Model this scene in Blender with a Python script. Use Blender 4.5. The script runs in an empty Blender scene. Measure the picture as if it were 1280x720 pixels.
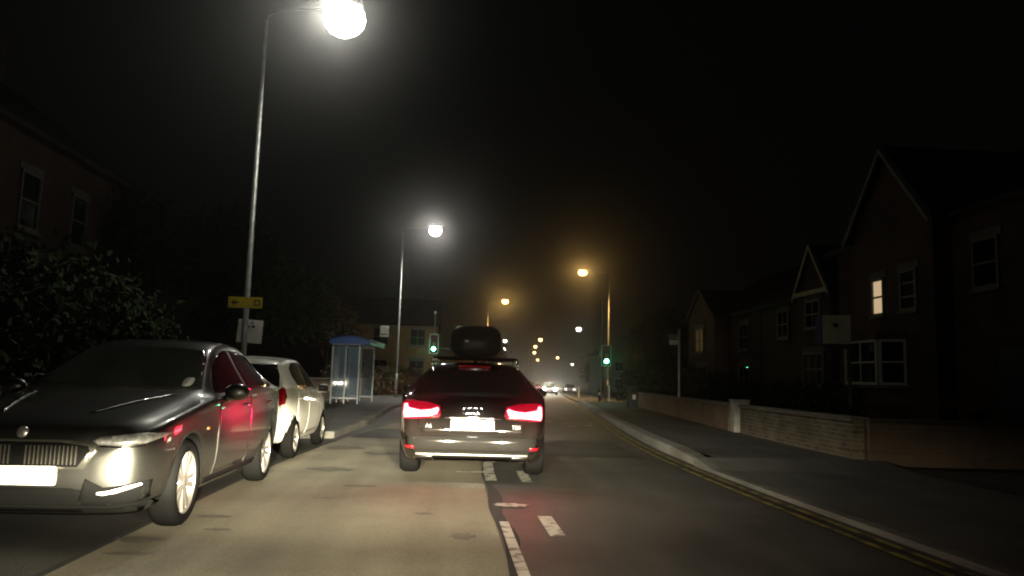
import bpy, bmesh, math, random
import numpy as np
from mathutils import Vector, Matrix
from mathutils.bvhtree import BVHTree

R = math.radians
S = bpy.context.scene
C = S.collection

# ------------------------------------------------------------------ camera, sky, light of the camera's own car, exposure
def make_camera():
    pitch, yaw, roll, h, f = 0.118960953, 0.0767169194, 0.028960761, 1.23149, 963.203
    cy, sy, cp, sp = math.cos(yaw), math.sin(yaw), math.cos(pitch), math.sin(pitch)
    F = Vector((sy*cp, cy*cp, sp)); Rt = Vector((cy, -sy, 0)); U = Rt.cross(F)
    cr, sr = math.cos(roll), math.sin(roll)
    R2 = Rt*cr + U*sr; U2 = -Rt*sr + U*cr
    cd = bpy.data.cameras.new('camera'); cam = bpy.data.objects.new('camera', cd); C.objects.link(cam)
    M = Matrix((R2, U2, -F)).transposed().to_4x4(); M.translation = Vector((0, 0, h))
    cam.matrix_world = M
    cd.sensor_width = 36; cd.lens = 36*f/1280
    cd.clip_start = .05; cd.clip_end = 3000
    S.camera = cam
make_camera()

W = bpy.data.worlds.new('World'); S.world = W; W.use_nodes = True
wn = W.node_tree.nodes; wl = W.node_tree.links
bg = wn['Background']
sky = wn.new('ShaderNodeTexSky'); sky.sky_type = 'NISHITA'; sky.sun_disc = False
sky.sun_elevation = R(4); sky.sun_rotation = R(200); sky.air_density = 1; sky.dust_density = 2
mixw = wn.new('ShaderNodeMix'); mixw.data_type = 'RGBA'; mixw.blend_type = 'MIX'
mixw.inputs[0].default_value = .94
wl.new(sky.outputs[0], mixw.inputs[6]); mixw.inputs[7].default_value = (1.0, .96, .78, 1)   # town glow on a cloudy night sky
wl.new(mixw.outputs[2], bg.inputs[0]); bg.inputs[1].default_value = 0.0012

S.view_settings.view_transform = 'Standard'; S.view_settings.look = 'None'
S.view_settings.exposure = 0; S.view_settings.gamma = 1; S.view_settings.use_curve_mapping = False
S.render.engine = 'CYCLES'
S.cycles.use_denoising = True; S.cycles.filter_width = 2.0
S.cycles.max_bounces = 6; S.cycles.diffuse_bounces = 2; S.cycles.glossy_bounces = 3
S.cycles.transmission_bounces = 4; S.cycles.volume_bounces = 0; S.cycles.transparent_max_bounces = 8
S.cycles.sample_clamp_indirect = 4.0
S.cycles.caustics_reflective = False; S.cycles.caustics_refractive = False

def light(name, kind, loc, power, col, target=None, size=.1, cone=None, blend=.5, parent=None):
    d = bpy.data.lights.new(name, kind); d.energy = power; d.color = col
    if kind in ('POINT', 'SPOT'): d.shadow_soft_size = size
    if kind == 'SPOT': d.spot_size = R(cone); d.spot_blend = blend
    if kind == 'AREA': d.size = size
    o = bpy.data.objects.new(name, d); C.objects.link(o); o.location = loc
    if target is not None:
        o.rotation_euler = (Vector(target)-Vector(loc)).to_track_quat('-Z', 'Y').to_euler()
    if parent: o.parent = parent
    return o

WARM = (1.0, .89, .64)
# the headlamps of the car the photograph is taken from: dipped beams, kicking to the left kerb
for sx in (-.62, .62):      # wide flat beams with their cut-off just under the horizon
    l = light('headlight_far_beam', 'SPOT', (sx, 1.5, .66), 13000, WARM, (sx-1.3, 11.5, .30), .05, 48, .8); l.scale = (1, .136, 1)
    l = light('headlight_beam', 'SPOT', (sx, 1.5, .66), 5500, WARM, (sx-.7, 11.5, .02), .05, 70, .8); l.scale = (1, .14, 1)
    l = light('headlight_spread', 'SPOT', (sx, 1.5, .66), 1050, WARM, (sx-1.5, 8.0, -.10), .05, 122, .9); l.scale = (1, .13, 1)
    light('headlight_sign_light', 'SPOT', (sx, 1.5, .66), 450, WARM, (sx-1.2, 17, 1.6), .05, 50, 1.0)

# ------------------------------------------------------------------ materials
MATS = {}
def lin(c): return tuple(c)+(1,) if len(c) == 3 else c
def mat(name, col=(.5,.5,.5), rough=.6, metal=0, var=0.0, vscale=8, col2=None, bump=0, bscale=40, coat=0, spec=.5, emit=None, estr=0, detail=4, stretch=None, trans=0):
    if name in MATS: return MATS[name]
    m = bpy.data.materials.new(name); m.use_nodes = True
    nt = m.node_tree; b = nt.nodes['Principled BSDF']
    b.inputs['Roughness'].default_value = rough; b.inputs['Metallic'].default_value = metal
    b.inputs['Specular IOR Level'].default_value = spec
    b.inputs['Coat Weight'].default_value = coat; b.inputs['Coat Roughness'].default_value = .04
    b.inputs['Transmission Weight'].default_value = trans
    tc = nt.nodes.new('ShaderNodeTexCoord')
    vec = tc.outputs['Object']
    if stretch:
        mp = nt.nodes.new('ShaderNodeMapping'); mp.inputs['Scale'].default_value = stretch
        nt.links.new(vec, mp.inputs[0]); vec = mp.outputs[0]
    nz = nt.nodes.new('ShaderNodeTexNoise'); nz.inputs['Scale'].default_value = vscale; nz.inputs['Detail'].default_value = detail
    nt.links.new(vec, nz.inputs['Vector'])
    rp = nt.nodes.new('ShaderNodeValToRGB')
    c2 = col2 or tuple(max(0, c*(1-var)) for c in col)
    rp.color_ramp.elements[0].position = .35; rp.color_ramp.elements[1].position = .68
    rp.color_ramp.elements[0].color = lin(c2); rp.color_ramp.elements[1].color = lin(col)
    nt.links.new(nz.outputs['Fac'], rp.inputs[0]); nt.links.new(rp.outputs[0], b.inputs['Base Color'])
    if bump:
        n2 = nt.nodes.new('ShaderNodeTexNoise'); n2.inputs['Scale'].default_value = bscale; n2.inputs['Detail'].default_value = 6
        nt.links.new(tc.outputs['Object'], n2.inputs['Vector'])
        bp = nt.nodes.new('ShaderNodeBump'); bp.inputs['Strength'].default_value = bump; bp.inputs['Distance'].default_value = .02
        nt.links.new(n2.outputs['Fac'], bp.inputs['Height']); nt.links.new(bp.outputs[0], b.inputs['Normal'])
    if emit:
        b.inputs['Emission Color'].default_value = lin(emit); b.inputs['Emission Strength'].default_value = estr
    MATS[name] = m
    return m
def brick(name, c1, c2, mortar, scale=1.0, axis='X', rough=.85):
    if name in MATS: return MATS[name]
    m = mat(name, c1, rough); nt = m.node_tree; b = nt.nodes['Principled BSDF']
    tc = nt.nodes.new('ShaderNodeTexCoord'); sp = nt.nodes.new('ShaderNodeSeparateXYZ'); cb = nt.nodes.new('ShaderNodeCombineXYZ')
    ad = nt.nodes.new('ShaderNodeMath'); ad.operation = 'ADD'
    nt.links.new(tc.outputs['Object'], sp.inputs[0]); nt.links.new(sp.outputs[0], ad.inputs[0]); nt.links.new(sp.outputs[1], ad.inputs[1])
    nt.links.new(ad.outputs[0], cb.inputs[0]); nt.links.new(sp.outputs[2], cb.inputs[1])
    bt = nt.nodes.new('ShaderNodeTexBrick'); bt.inputs['Scale'].default_value = 4.4*scale
    bt.inputs['Brick Width'].default_value = 1.0; bt.inputs['Row Height'].default_value = .33; bt.inputs['Mortar Size'].default_value = .035
    bt.inputs['Color1'].default_value = lin(c1); bt.inputs['Color2'].default_value = lin(c2); bt.inputs['Mortar'].default_value = lin(mortar)
    nt.links.new(cb.outputs[0], bt.inputs['Vector'])
    nz = nt.nodes.new('ShaderNodeTexNoise'); nz.inputs['Scale'].default_value = 1.3; nz.inputs['Detail'].default_value = 6
    nt.links.new(tc.outputs['Object'], nz.inputs['Vector'])
    mx = nt.nodes.new('ShaderNodeMix'); mx.data_type = 'RGBA'; mx.blend_type = 'MULTIPLY'; mx.inputs[0].default_value = .7
    rp = nt.nodes.new('ShaderNodeValToRGB'); rp.color_ramp.elements[0].color = (.45,.45,.45,1); rp.color_ramp.elements[1].color = (1.1,1.1,1.1,1)
    rp.color_ramp.elements[0].position = .3; rp.color_ramp.elements[1].position = .7
    nt.links.new(nz.outputs['Fac'], rp.inputs[0]); nt.links.new(bt.outputs['Color'], mx.inputs[6]); nt.links.new(rp.outputs[0], mx.inputs[7])
    nt.links.new(mx.outputs[2], b.inputs['Base Color'])
    bp = nt.nodes.new('ShaderNodeBump'); bp.inputs['Strength'].default_value = .4; bp.inputs['Distance'].default_value = .01
    nt.links.new(bt.outputs['Fac'], bp.inputs['Height']); bp.invert = True
    nt.links.new(bp.outputs[0], b.inputs['Normal'])
    return m
def road_mat(name, base, stain, rough=.75, crack=.5):
    if name in MATS: return MATS[name]
    m = mat(name, base, rough, bump=.35, bscale=55); nt = m.node_tree; b = nt.nodes['Principled BSDF']
    tc = nt.nodes.new('ShaderNodeTexCoord')
    def noise(scale, det=6, sc=None):
        n = nt.nodes.new('ShaderNodeTexNoise'); n.inputs['Scale'].default_value = scale; n.inputs['Detail'].default_value = det
        v = tc.outputs['Object']
        if sc:
            mp = nt.nodes.new('ShaderNodeMapping'); mp.inputs['Scale'].default_value = sc; nt.links.new(v, mp.inputs[0]); v = mp.outputs[0]
        nt.links.new(v, n.inputs['Vector']); return n.outputs['Fac']
    def ramp(f, a, b_, ca, cb):
        r = nt.nodes.new('ShaderNodeValToRGB'); e = r.color_ramp.elements
        e[0].position = a; e[1].position = b_; e[0].color = lin(ca); e[1].color = lin(cb); nt.links.new(f, r.inputs[0]); return r.outputs[0]
    def mult(a, b_, fac=1):
        x = nt.nodes.new('ShaderNodeMix'); x.data_type = 'RGBA'; x.blend_type = 'MULTIPLY'; x.inputs[0].default_value = fac
        nt.links.new(a, x.inputs[6]); nt.links.new(b_, x.inputs[7]); return x.outputs[2]
    c = ramp(noise(.9, 5), .38, .66, stain, base)
    c = mult(c, ramp(noise(1.0, 4, (2.2, .12, 1)), .3, .7, (.72,.72,.72), (1.12,1.12,1.12)))     # wear along the wheel tracks
    c = mult(c, ramp(noise(90, 3), .3, .7, (.7,.7,.7), (1.25,1.25,1.25)))                       # aggregate
    c = mult(c, ramp(noise(.55, 7, (1, .5, 1)), .30, .40, (.62,.6,.58), (1,1,1)))                # old stains
    vo = nt.nodes.new('ShaderNodeTexVoronoi'); vo.feature = 'DISTANCE_TO_EDGE'; vo.inputs['Scale'].default_value = .35
    ds = nt.nodes.new('ShaderNodeTexNoise'); ds.inputs['Scale'].default_value = 1.6; ds.inputs['Detail'].default_value = 6
    nt.links.new(tc.outputs['Object'], ds.inputs['Vector'])
    va = nt.nodes.new('ShaderNodeMix'); va.data_type = 'RGBA'; va.blend_type = 'LINEAR_LIGHT'; va.inputs[0].default_value = .5
    nt.links.new(tc.outputs['Object'], va.inputs[6]); nt.links.new(ds.outputs['Color'], va.inputs[7]); nt.links.new(va.outputs[2], vo.inputs['Vector'])
    c = mult(c, ramp(vo.outputs[0], .004, .012, (.55,.55,.55), (1,1,1)), crack)
    nt.links.new(c, b.inputs['Base Color'])
    rr = nt.nodes.new('ShaderNodeMapRange'); rr.inputs[3].default_value = rough-.16; rr.inputs[4].default_value = rough+.1
    nt.links.new(noise(2.2, 5), rr.inputs[0]); nt.links.new(rr.outputs[0], b.inputs['Roughness'])
    return m
def worn_paint(name, col, under, rough=.6, lo=.42, hi=.5, scale=9):
    if name in MATS: return MATS[name]
    m = mat(name, col, rough, col2=under, vscale=scale, detail=9)
    r = [n for n in m.node_tree.nodes if n.type == 'VALTORGB'][0]
    r.color_ramp.elements[0].position = lo; r.color_ramp.elements[1].position = hi
    return m

# ------------------------------------------------------------------ mesh helpers
class MB:
    def __init__(s): s.v = []; s.f = []; s.mi = []; s.smooth = []
    def add(s, vs, fs, mi=0, smooth=False):
        o = len(s.v); s.v += [tuple(v) for v in vs]
        for f in fs: s.f.append(tuple(i+o for i in f)); s.mi.append(mi); s.smooth.append(smooth)
        return s
    def box(s, c, d, rz=0, mi=0, bev=0, rx=0, ry=0):
        bm = bmesh.new(); bmesh.ops.create_cube(bm, size=1)
        bmesh.ops.scale(bm, vec=d, verts=bm.verts)
        if bev: bmesh.ops.bevel(bm, geom=bm.edges[:]+bm.verts[:], offset=bev, segments=2, affect='EDGES', profile=.5)
        M = Matrix.Translation(c) @ Matrix.Rotation(rz, 4, 'Z') @ Matrix.Rotation(rx, 4, 'X') @ Matrix.Rotation(ry, 4, 'Y')
        bmesh.ops.transform(bm, matrix=M, verts=bm.verts)
        bm.verts.index_update()
        s.add([v.co for v in bm.verts], [[v.index for v in f.verts] for f in bm.faces], mi); bm.free(); return s
    def tube(s, pts, rad, n=10, mi=0, cap=True):
        pts = [Vector(p) for p in pts]
        rads = rad if isinstance(rad, (list, tuple)) else [rad]*len(pts)
        rings = []; ref = None
        for i, p in enumerate(pts):
            t = (pts[min(i+1, len(pts)-1)]-pts[max(i-1, 0)]).normalized()
            if ref is None: ref = t.orthogonal().normalized()
            ref = (ref - t*ref.dot(t)).normalized(); b = t.cross(ref)
            rings.append([p+(ref*math.cos(2*math.pi*k/n)+b*math.sin(2*math.pi*k/n))*rads[i] for k in range(n)])
        vs = [v for r in rings for v in r]; fs = []
        for i in range(len(pts)-1):
            for k in range(n):
                fs.append((i*n+k, i*n+(k+1) % n, (i+1)*n+(k+1) % n, (i+1)*n+k))
        s.add(vs, fs, mi, True)
        if cap:
            o = len(s.v)-len(vs)
            s.f.append(tuple(o+k for k in reversed(range(n)))); s.mi.append(mi); s.smooth.append(False)
            s.f.append(tuple(o+(len(pts)-1)*n+k for k in range(n))); s.mi.append(mi); s.smooth.append(False)
        return s
    def lathe(s, prof, M=Matrix.Identity(4), n=32, mi=0, smooth=True):
        vs = []; fs = []
        for r, z in prof:
            for k in range(n):
                a = 2*math.pi*k/n; vs.append(M @ Vector((r*math.cos(a), r*math.sin(a), z)))
        for i in range(len(prof)-1):
            for k in range(n): fs.append((i*n+k, i*n+(k+1) % n, (i+1)*n+(k+1) % n, (i+1)*n+k))
        return s.add(vs, fs, mi, smooth)
    def prism(s, poly, z0, z1, M=Matrix.Identity(4), mi=0):
        n = len(poly)
        vs = [M @ Vector((x, y, z0)) for x, y in poly]+[M @ Vector((x, y, z1)) for x, y in poly]
        fs = [tuple(reversed(range(n))), tuple(range(n, 2*n))]+[(i, (i+1) % n, n+(i+1) % n, n+i) for i in range(n)]
        return s.add(vs, fs, mi)
    def build(s, name, mats, parent=None, loc=None, rotz=0):
        me = bpy.data.meshes.new(name); me.from_pydata(s.v, [], s.f)
        ms = mats if isinstance(mats, (list, tuple)) else [mats]
        for m in ms: me.materials.append(m)
        me.polygons.foreach_set('material_index', s.mi); me.polygons.foreach_set('use_smooth', s.smooth)
        me.validate(); me.update()
        bm = bmesh.new(); bm.from_mesh(me); bmesh.ops.recalc_face_normals(bm, faces=bm.faces); bm.to_mesh(me); bm.free()
        o = bpy.data.objects.new(name, me); C.objects.link(o)
        if parent: o.parent = parent
        if loc is not None: o.location = loc
        if rotz: o.rotation_euler.z = rotz
        return o
def tag(o, label=None, cat=None, group=None, kind=None):
    if label: o['label'] = label
    if cat: o['category'] = cat
    if group: o['group'] = group
    if kind: o['kind'] = kind
    return o
def empty(name, loc, rz=0):
    o = bpy.data.objects.new(name, None); C.objects.link(o); o.location = loc; o.rotation_euler = (0, 0, rz); o.empty_display_size = .2
    return o
def copy_tree(o, parent=None):
    c = o.copy(); C.objects.link(c)
    if parent: c.parent = parent
    for ch in o.children: copy_tree(ch, c)
    return c
def pchip(xs, ys):
    xs = np.array(xs, float); ys = np.array(ys, float); h = np.diff(xs); d = np.diff(ys)/h
    m = np.zeros_like(xs); m[0] = d[0]; m[-1] = d[-1]
    for i in range(1, len(xs)-1):
        if d[i-1]*d[i] > 0:
            w1 = 2*h[i]+h[i-1]; w2 = h[i]+2*h[i-1]; m[i] = (w1+w2)/(w1/d[i-1]+w2/d[i])
    def f(x):
        x = min(max(x, xs[0]), xs[-1]); i = min(max(int(np.searchsorted(xs, x))-1, 0), len(h)-1)
        t = (x-xs[i])/h[i]
        return float((2*t**3-3*t*t+1)*ys[i]+(t**3-2*t*t+t)*h[i]*m[i]+(-2*t**3+3*t*t)*ys[i+1]+(t**3-t*t)*h[i]*m[i+1])
    return f
P = lambda *kv: pchip([k for k, _ in kv], [v for _, v in kv])

# ------------------------------------------------------------------ the road's line and its gentle fall
def smooth(t): t = min(max(t, 0), 1); return t*t*(3-2*t)
_cy = np.arange(0, 700, .5); _cs = np.array([.12*smooth((y-6)/14)+.015*smooth((y-52)/25) for y in _cy]); _cc = np.concatenate([[0], np.cumsum(_cs)[:-1]*.5])
def cx(y): return float(np.interp(y, _cy, _cc)) if y > 0 else 0.0
def cs(y): return float(np.interp(y, _cy, _cs)) if y > 0 else 0.0
def zg(y): return -.009*4*math.log1p(math.exp(min((y-50)/4, 60))) if y < 290 else -.009*240-(y-290)*.002
def RP(lat, y, z=0): return Vector((lat+cx(y), y, zg(y)+z))
def head(y): return math.atan(cs(y))      # heading: clockwise turn of the road
def ys_(a, b, st=1.0):
    n = max(1, int(math.ceil((b-a)/st))); return [a+(b-a)*i/n for i in range(n+1)]
def strip(mb, l0, l1, y0, y1, z, st=1.0, nx=1, mi=0):
    """a sheet along the road from lateral l0 to l1 (numbers or functions of y)"""
    L0 = l0 if callable(l0) else (lambda y: l0); L1 = l1 if callable(l1) else (lambda y: l1)
    Z = z if callable(z) else (lambda y: z)
    Y = ys_(y0, y1, st); vs = []; fs = []
    for y in Y:
        for k in range(nx+1): vs.append(RP(L0(y)+(L1(y)-L0(y))*k/nx, y, Z(y)))
    for i in range(len(Y)-1):
        for k in range(nx): a = i*(nx+1)+k; fs.append((a, a+1, a+nx+2, a+nx+1))
    mb.add(vs, fs, mi)
def struct(name, mb, m): return tag(mb.build(name, m), kind='structure')

asphalt = road_mat('asphalt', (.098,.095,.086), (.072,.070,.063), .62)
asphalt_dark = road_mat('asphalt_layby', (.045,.043,.038), (.028,.027,.024), .7)
concrete = road_mat('worn_concrete_road', (.31,.285,.21), (.24,.218,.158), .8, .12)
paving = road_mat('tarmac_pavement', (.14,.138,.125), (.10,.098,.09), .8)
kerb_m = road_mat('kerb_stone', (.20,.195,.17), (.13,.125,.11), .8, .2)
earth = mat('earth', (.05,.045,.03), .95, var=.5, vscale=.6, bump=.4, bscale=8)

# lateral lines
def kl(y):      # left kerb: parking bay, then the kerb steps out, then a long bus bay, then back in
    if y < 14.9: return -4.3
    if y < 15.6: return -4.3+1.75*smooth((y-14.9)/.7)
    return P((15.6,-2.55),(19,-2.75),(23,-3.2),(32,-4.25),(44,-4.4),(54,-3.1),(60,-2.75),(400,-2.75))(y)
KR = 3.72
def kh_r(y): return .045+.085*smooth((y-11.0)/.85)       # right kerb: dropped crossing near, raised stop beyond

YF = 560
mb = MB(); gx = [-520,-300,-160,-90,-50,-30,-18,-10,-6,-3,0,3,6,10,16,24,36,60,100,170,300,520]; gy = [-30,-10,0]+[5*i for i in range(1, 60)]+[320,360,420,500,600]
vs = [(x+(cx(y) if y < 290 else cx(290)), y, zg(y)-.06) for y in gy for x in gx]; n = len(gx)
mb.add(vs, [(j*n+i, j*n+i+1, (j+1)*n+i+1, (j+1)*n+i) for j in range(len(gy)-1) for i in range(n-1)])
struct('ground', mb, earth)
mb = MB(); strip(mb, lambda y: kl(y)-.02, KR+.02, -12, YF, 0, .5, 10); struct('road', mb, asphalt)
mb = MB(); strip(mb, -2.36, .44, -12, 62, .004, .5, 6); struct('concrete_lane', mb, concrete)
mb = MB(); strip(mb, lambda y: kl(y)+.01, -2.37, -12, 15.2, .004, .5, 3); struct('parking_bay', mb, asphalt_dark)
# tar joint where concrete meets asphalt, and cross joints of the concrete bays
mb = MB(); strip(mb, lambda y: .44+.02*math.sin(y*2.3), lambda y: .56+.03*math.sin(y*3.1+1), -12, 60, .008, .25)
for y in (17.2, 26, 34.8, 43.6): strip(mb, -2.36, .44, y, y+.05, .008, .05)
strip(mb, -2.40, -2.34, -12, 15, .009, .5)
struct('tar_joint', mb, mat('tar', (.022,.021,.02), .9, var=.4, vscale=6))
# repair patches and oil marks in the left lane
rng = random.Random(4)
def blob(mb, X, Y, a, b, z, n=22, rough=.25):
    pts = []
    for k in range(n):
        t = 2*math.pi*k/n; r = 1+rng.uniform(-rough, rough)
        pts.append(RP(X-cx(Y)+a*r*math.cos(t), Y+b*r*math.sin(t), z))
    mb.add(pts, [tuple(range(n))])
mb = MB()
for X, Y, a, b in ((-2.18,5.95,.20,.10),(-2.1,5.5,.15,.05),(-1.95,6.9,.16,.07),(-1.75,6.35,.10,.05),(-1.2,8.0,.12,.05),(-.95,8.9,.22,.08),(-1.5,10.4,.3,.2),(-.9,12.6,.4,.25),(-1.7,13.5,.35,.3),(-.2,7.2,.09,.05),(.15,6.2,.1,.12)):
    blob(mb, X, Y, a, b, .0115)
struct('road_stain', mb, mat('oil_stain', (.165,.152,.115), .7, var=.42, vscale=5))
mb = MB()
for l0, l1, y0, y1 in ((-2.3,-1.2,15.8,18.6),(1.5,3.1,13.0,16.2),(-1.9,-.6,24,27)): strip(mb, l0, l1, y0, y1, .010, .5)
struct('road_patch', mb, road_mat('patch_asphalt', (.05,.05,.046), (.035,.034,.032), .65))
# painted lines
white_p = worn_paint('worn_white_paint', (.56,.55,.49), (.13,.12,.10), lo=.38, hi=.50)
yellow_p = worn_paint('worn_yellow_paint', (.38,.31,.07), (.09,.08,.05), lo=.40, hi=.56, scale=5)
mb = MB()
strip(mb, .46, .60, 9.55, 11.6, .014, .5); strip(mb, .475, .555, 4.3, 6.85, .014, .5)          # ghost of the old centre line on the joint
strip(mb, .84, .97, 6.25, 7.15, .014, .3)
strip(mb, .90, 1.03, 9.5, 10.6, .014, .3)
for k in range(8): strip(mb, .93, 1.05, 15+k*5, 17+k*5, .014, .5)
blob(mb, .66, 7.75, .17, .10, .0145, rough=.35)
struct('centre_line', mb, white_p)
mb = MB()
for X, Y, a, b in ((3.06,23.6,.10,.12),(3.5,22.9,.12,.12),(3.45,21.6,.13,.12),(4.0,22.0,.12,.16),(4.3,23.4,.08,.12)): blob(mb, X, Y, a, b, .0145)
strip(mb, .1, .55, 10.35, 10.5, .014, .1)
struct('faded_road_marks', mb, white_p)
mb = MB()
for l in (3.40, 3.57): strip(mb, l-.035, l+.035, 1, 60, .014, .4)
struct('double_yellow_line', mb, yellow_p)
# kerbs and pavements
mb = MB()
def kerb(mb, lat, y0, y1, w, hfun, side, st=.9):
    Y = ys_(y0, y1, st)
    for a, b in zip(Y[:-1], Y[1:]):
        b2 = b-.008; l0, l1 = (lat(a), lat(b2)) if callable(lat) else (lat, lat)
        h0, h1 = hfun(a), hfun(b2); d = w*side
        vs = [RP(l0, a, -.1), RP(l0, a, h0-.012), RP(l0+.012*side, a, h0), RP(l0+d, a, h0), RP(l0+d, a, -.1),
              RP(l1, b2, -.1), RP(l1, b2, h1-.012), RP(l1+.012*side, b2, h1), RP(l1+d, b2, h1), RP(l1+d, b2, -.1)]
        mb.add(vs, [(0,5,6,1),(1,6,7,2),(2,7,8,3),(3,8,9,4),(0,1,2,3,4),(9,8,7,6,5)])
kerb(mb, KR, -12, 11.88, .15, lambda y: kh_r(y)+.003, 1); struct('kerb_dropped', mb, kerb_m)
mb = MB(); kerb(mb, KR+.06, 11.9, 46, .28, lambda y: .07+.08*smooth((y-11.9)/1.5), 1); kerb(mb, KR, 46.02, 150, .15, lambda y: .12, 1, 3); struct('kerb_raised', mb, road_mat('pale_kerb', (.36,.35,.31), (.25,.24,.21), .8, .2))
mb = MB(); kerb(mb, kl, -12, 14.9, .14, lambda y: .12, -1); kerb(mb, kl, 14.9, 62, .16, lambda y: .13, -1, .35); kerb(mb, kl, 62, 150, .15, lambda y: .12, -1, 3); struct('kerb_left', mb, kerb_m)
mb = MB()
strip(mb, KR+.15, 6.8, -12, 11.9, lambda y: kh_r(y), .5, 4); strip(mb, KR+.34, 6.8, 11.9, 46, .13, .5, 4); strip(mb, KR+.15, 6.8, 46, 160, .115, 2, 2)
struct('pavement_right', mb, paving)
mb = MB(); strip(mb, 6.81, 30, -12, 11.95, lambda y: .05+.01*math.sin(y), .5, 8); struct('forecourt', mb, road_mat('forecourt_gravel', (.075,.068,.05), (.05,.045,.034), .9))
mb = MB(); strip(mb, -8.3, lambda y: kl(y)-.14, -12, 14.9, .115, .5, 3); strip(mb, -8.3, lambda y: kl(y)-.16, 14.9, 62, .125, .35, 3); strip(mb, -7, -2.9, 62, 160, .115, 2)
struct('pavement_left', mb, paving)

# ------------------------------------------------------------------ cars
glass_m = mat('car_glass', (.012,.014,.013), .03, spec=.6, coat=.3)
black_plastic = mat('black_plastic', (.006,.006,.006), .85, spec=.03)
tyre_m = mat('tyre_rubber', (.006,.006,.006), .8, bump=.2, bscale=30, spec=.03)
alu = mat('alloy', (.62,.60,.57), .3, .85, var=.2, vscale=5)
chrome = mat('chrome', (.75,.74,.72), .12, 1)
plate_w = mat('plate_white', (.85,.85,.83), .4)
lens_m = mat('headlamp_lens', (.85,.85,.82), .32, .75, var=.5, vscale=26, coat=1)
red_lens = mat('red_lens', (.30,.006,.012), .15, coat=.6)

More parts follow.
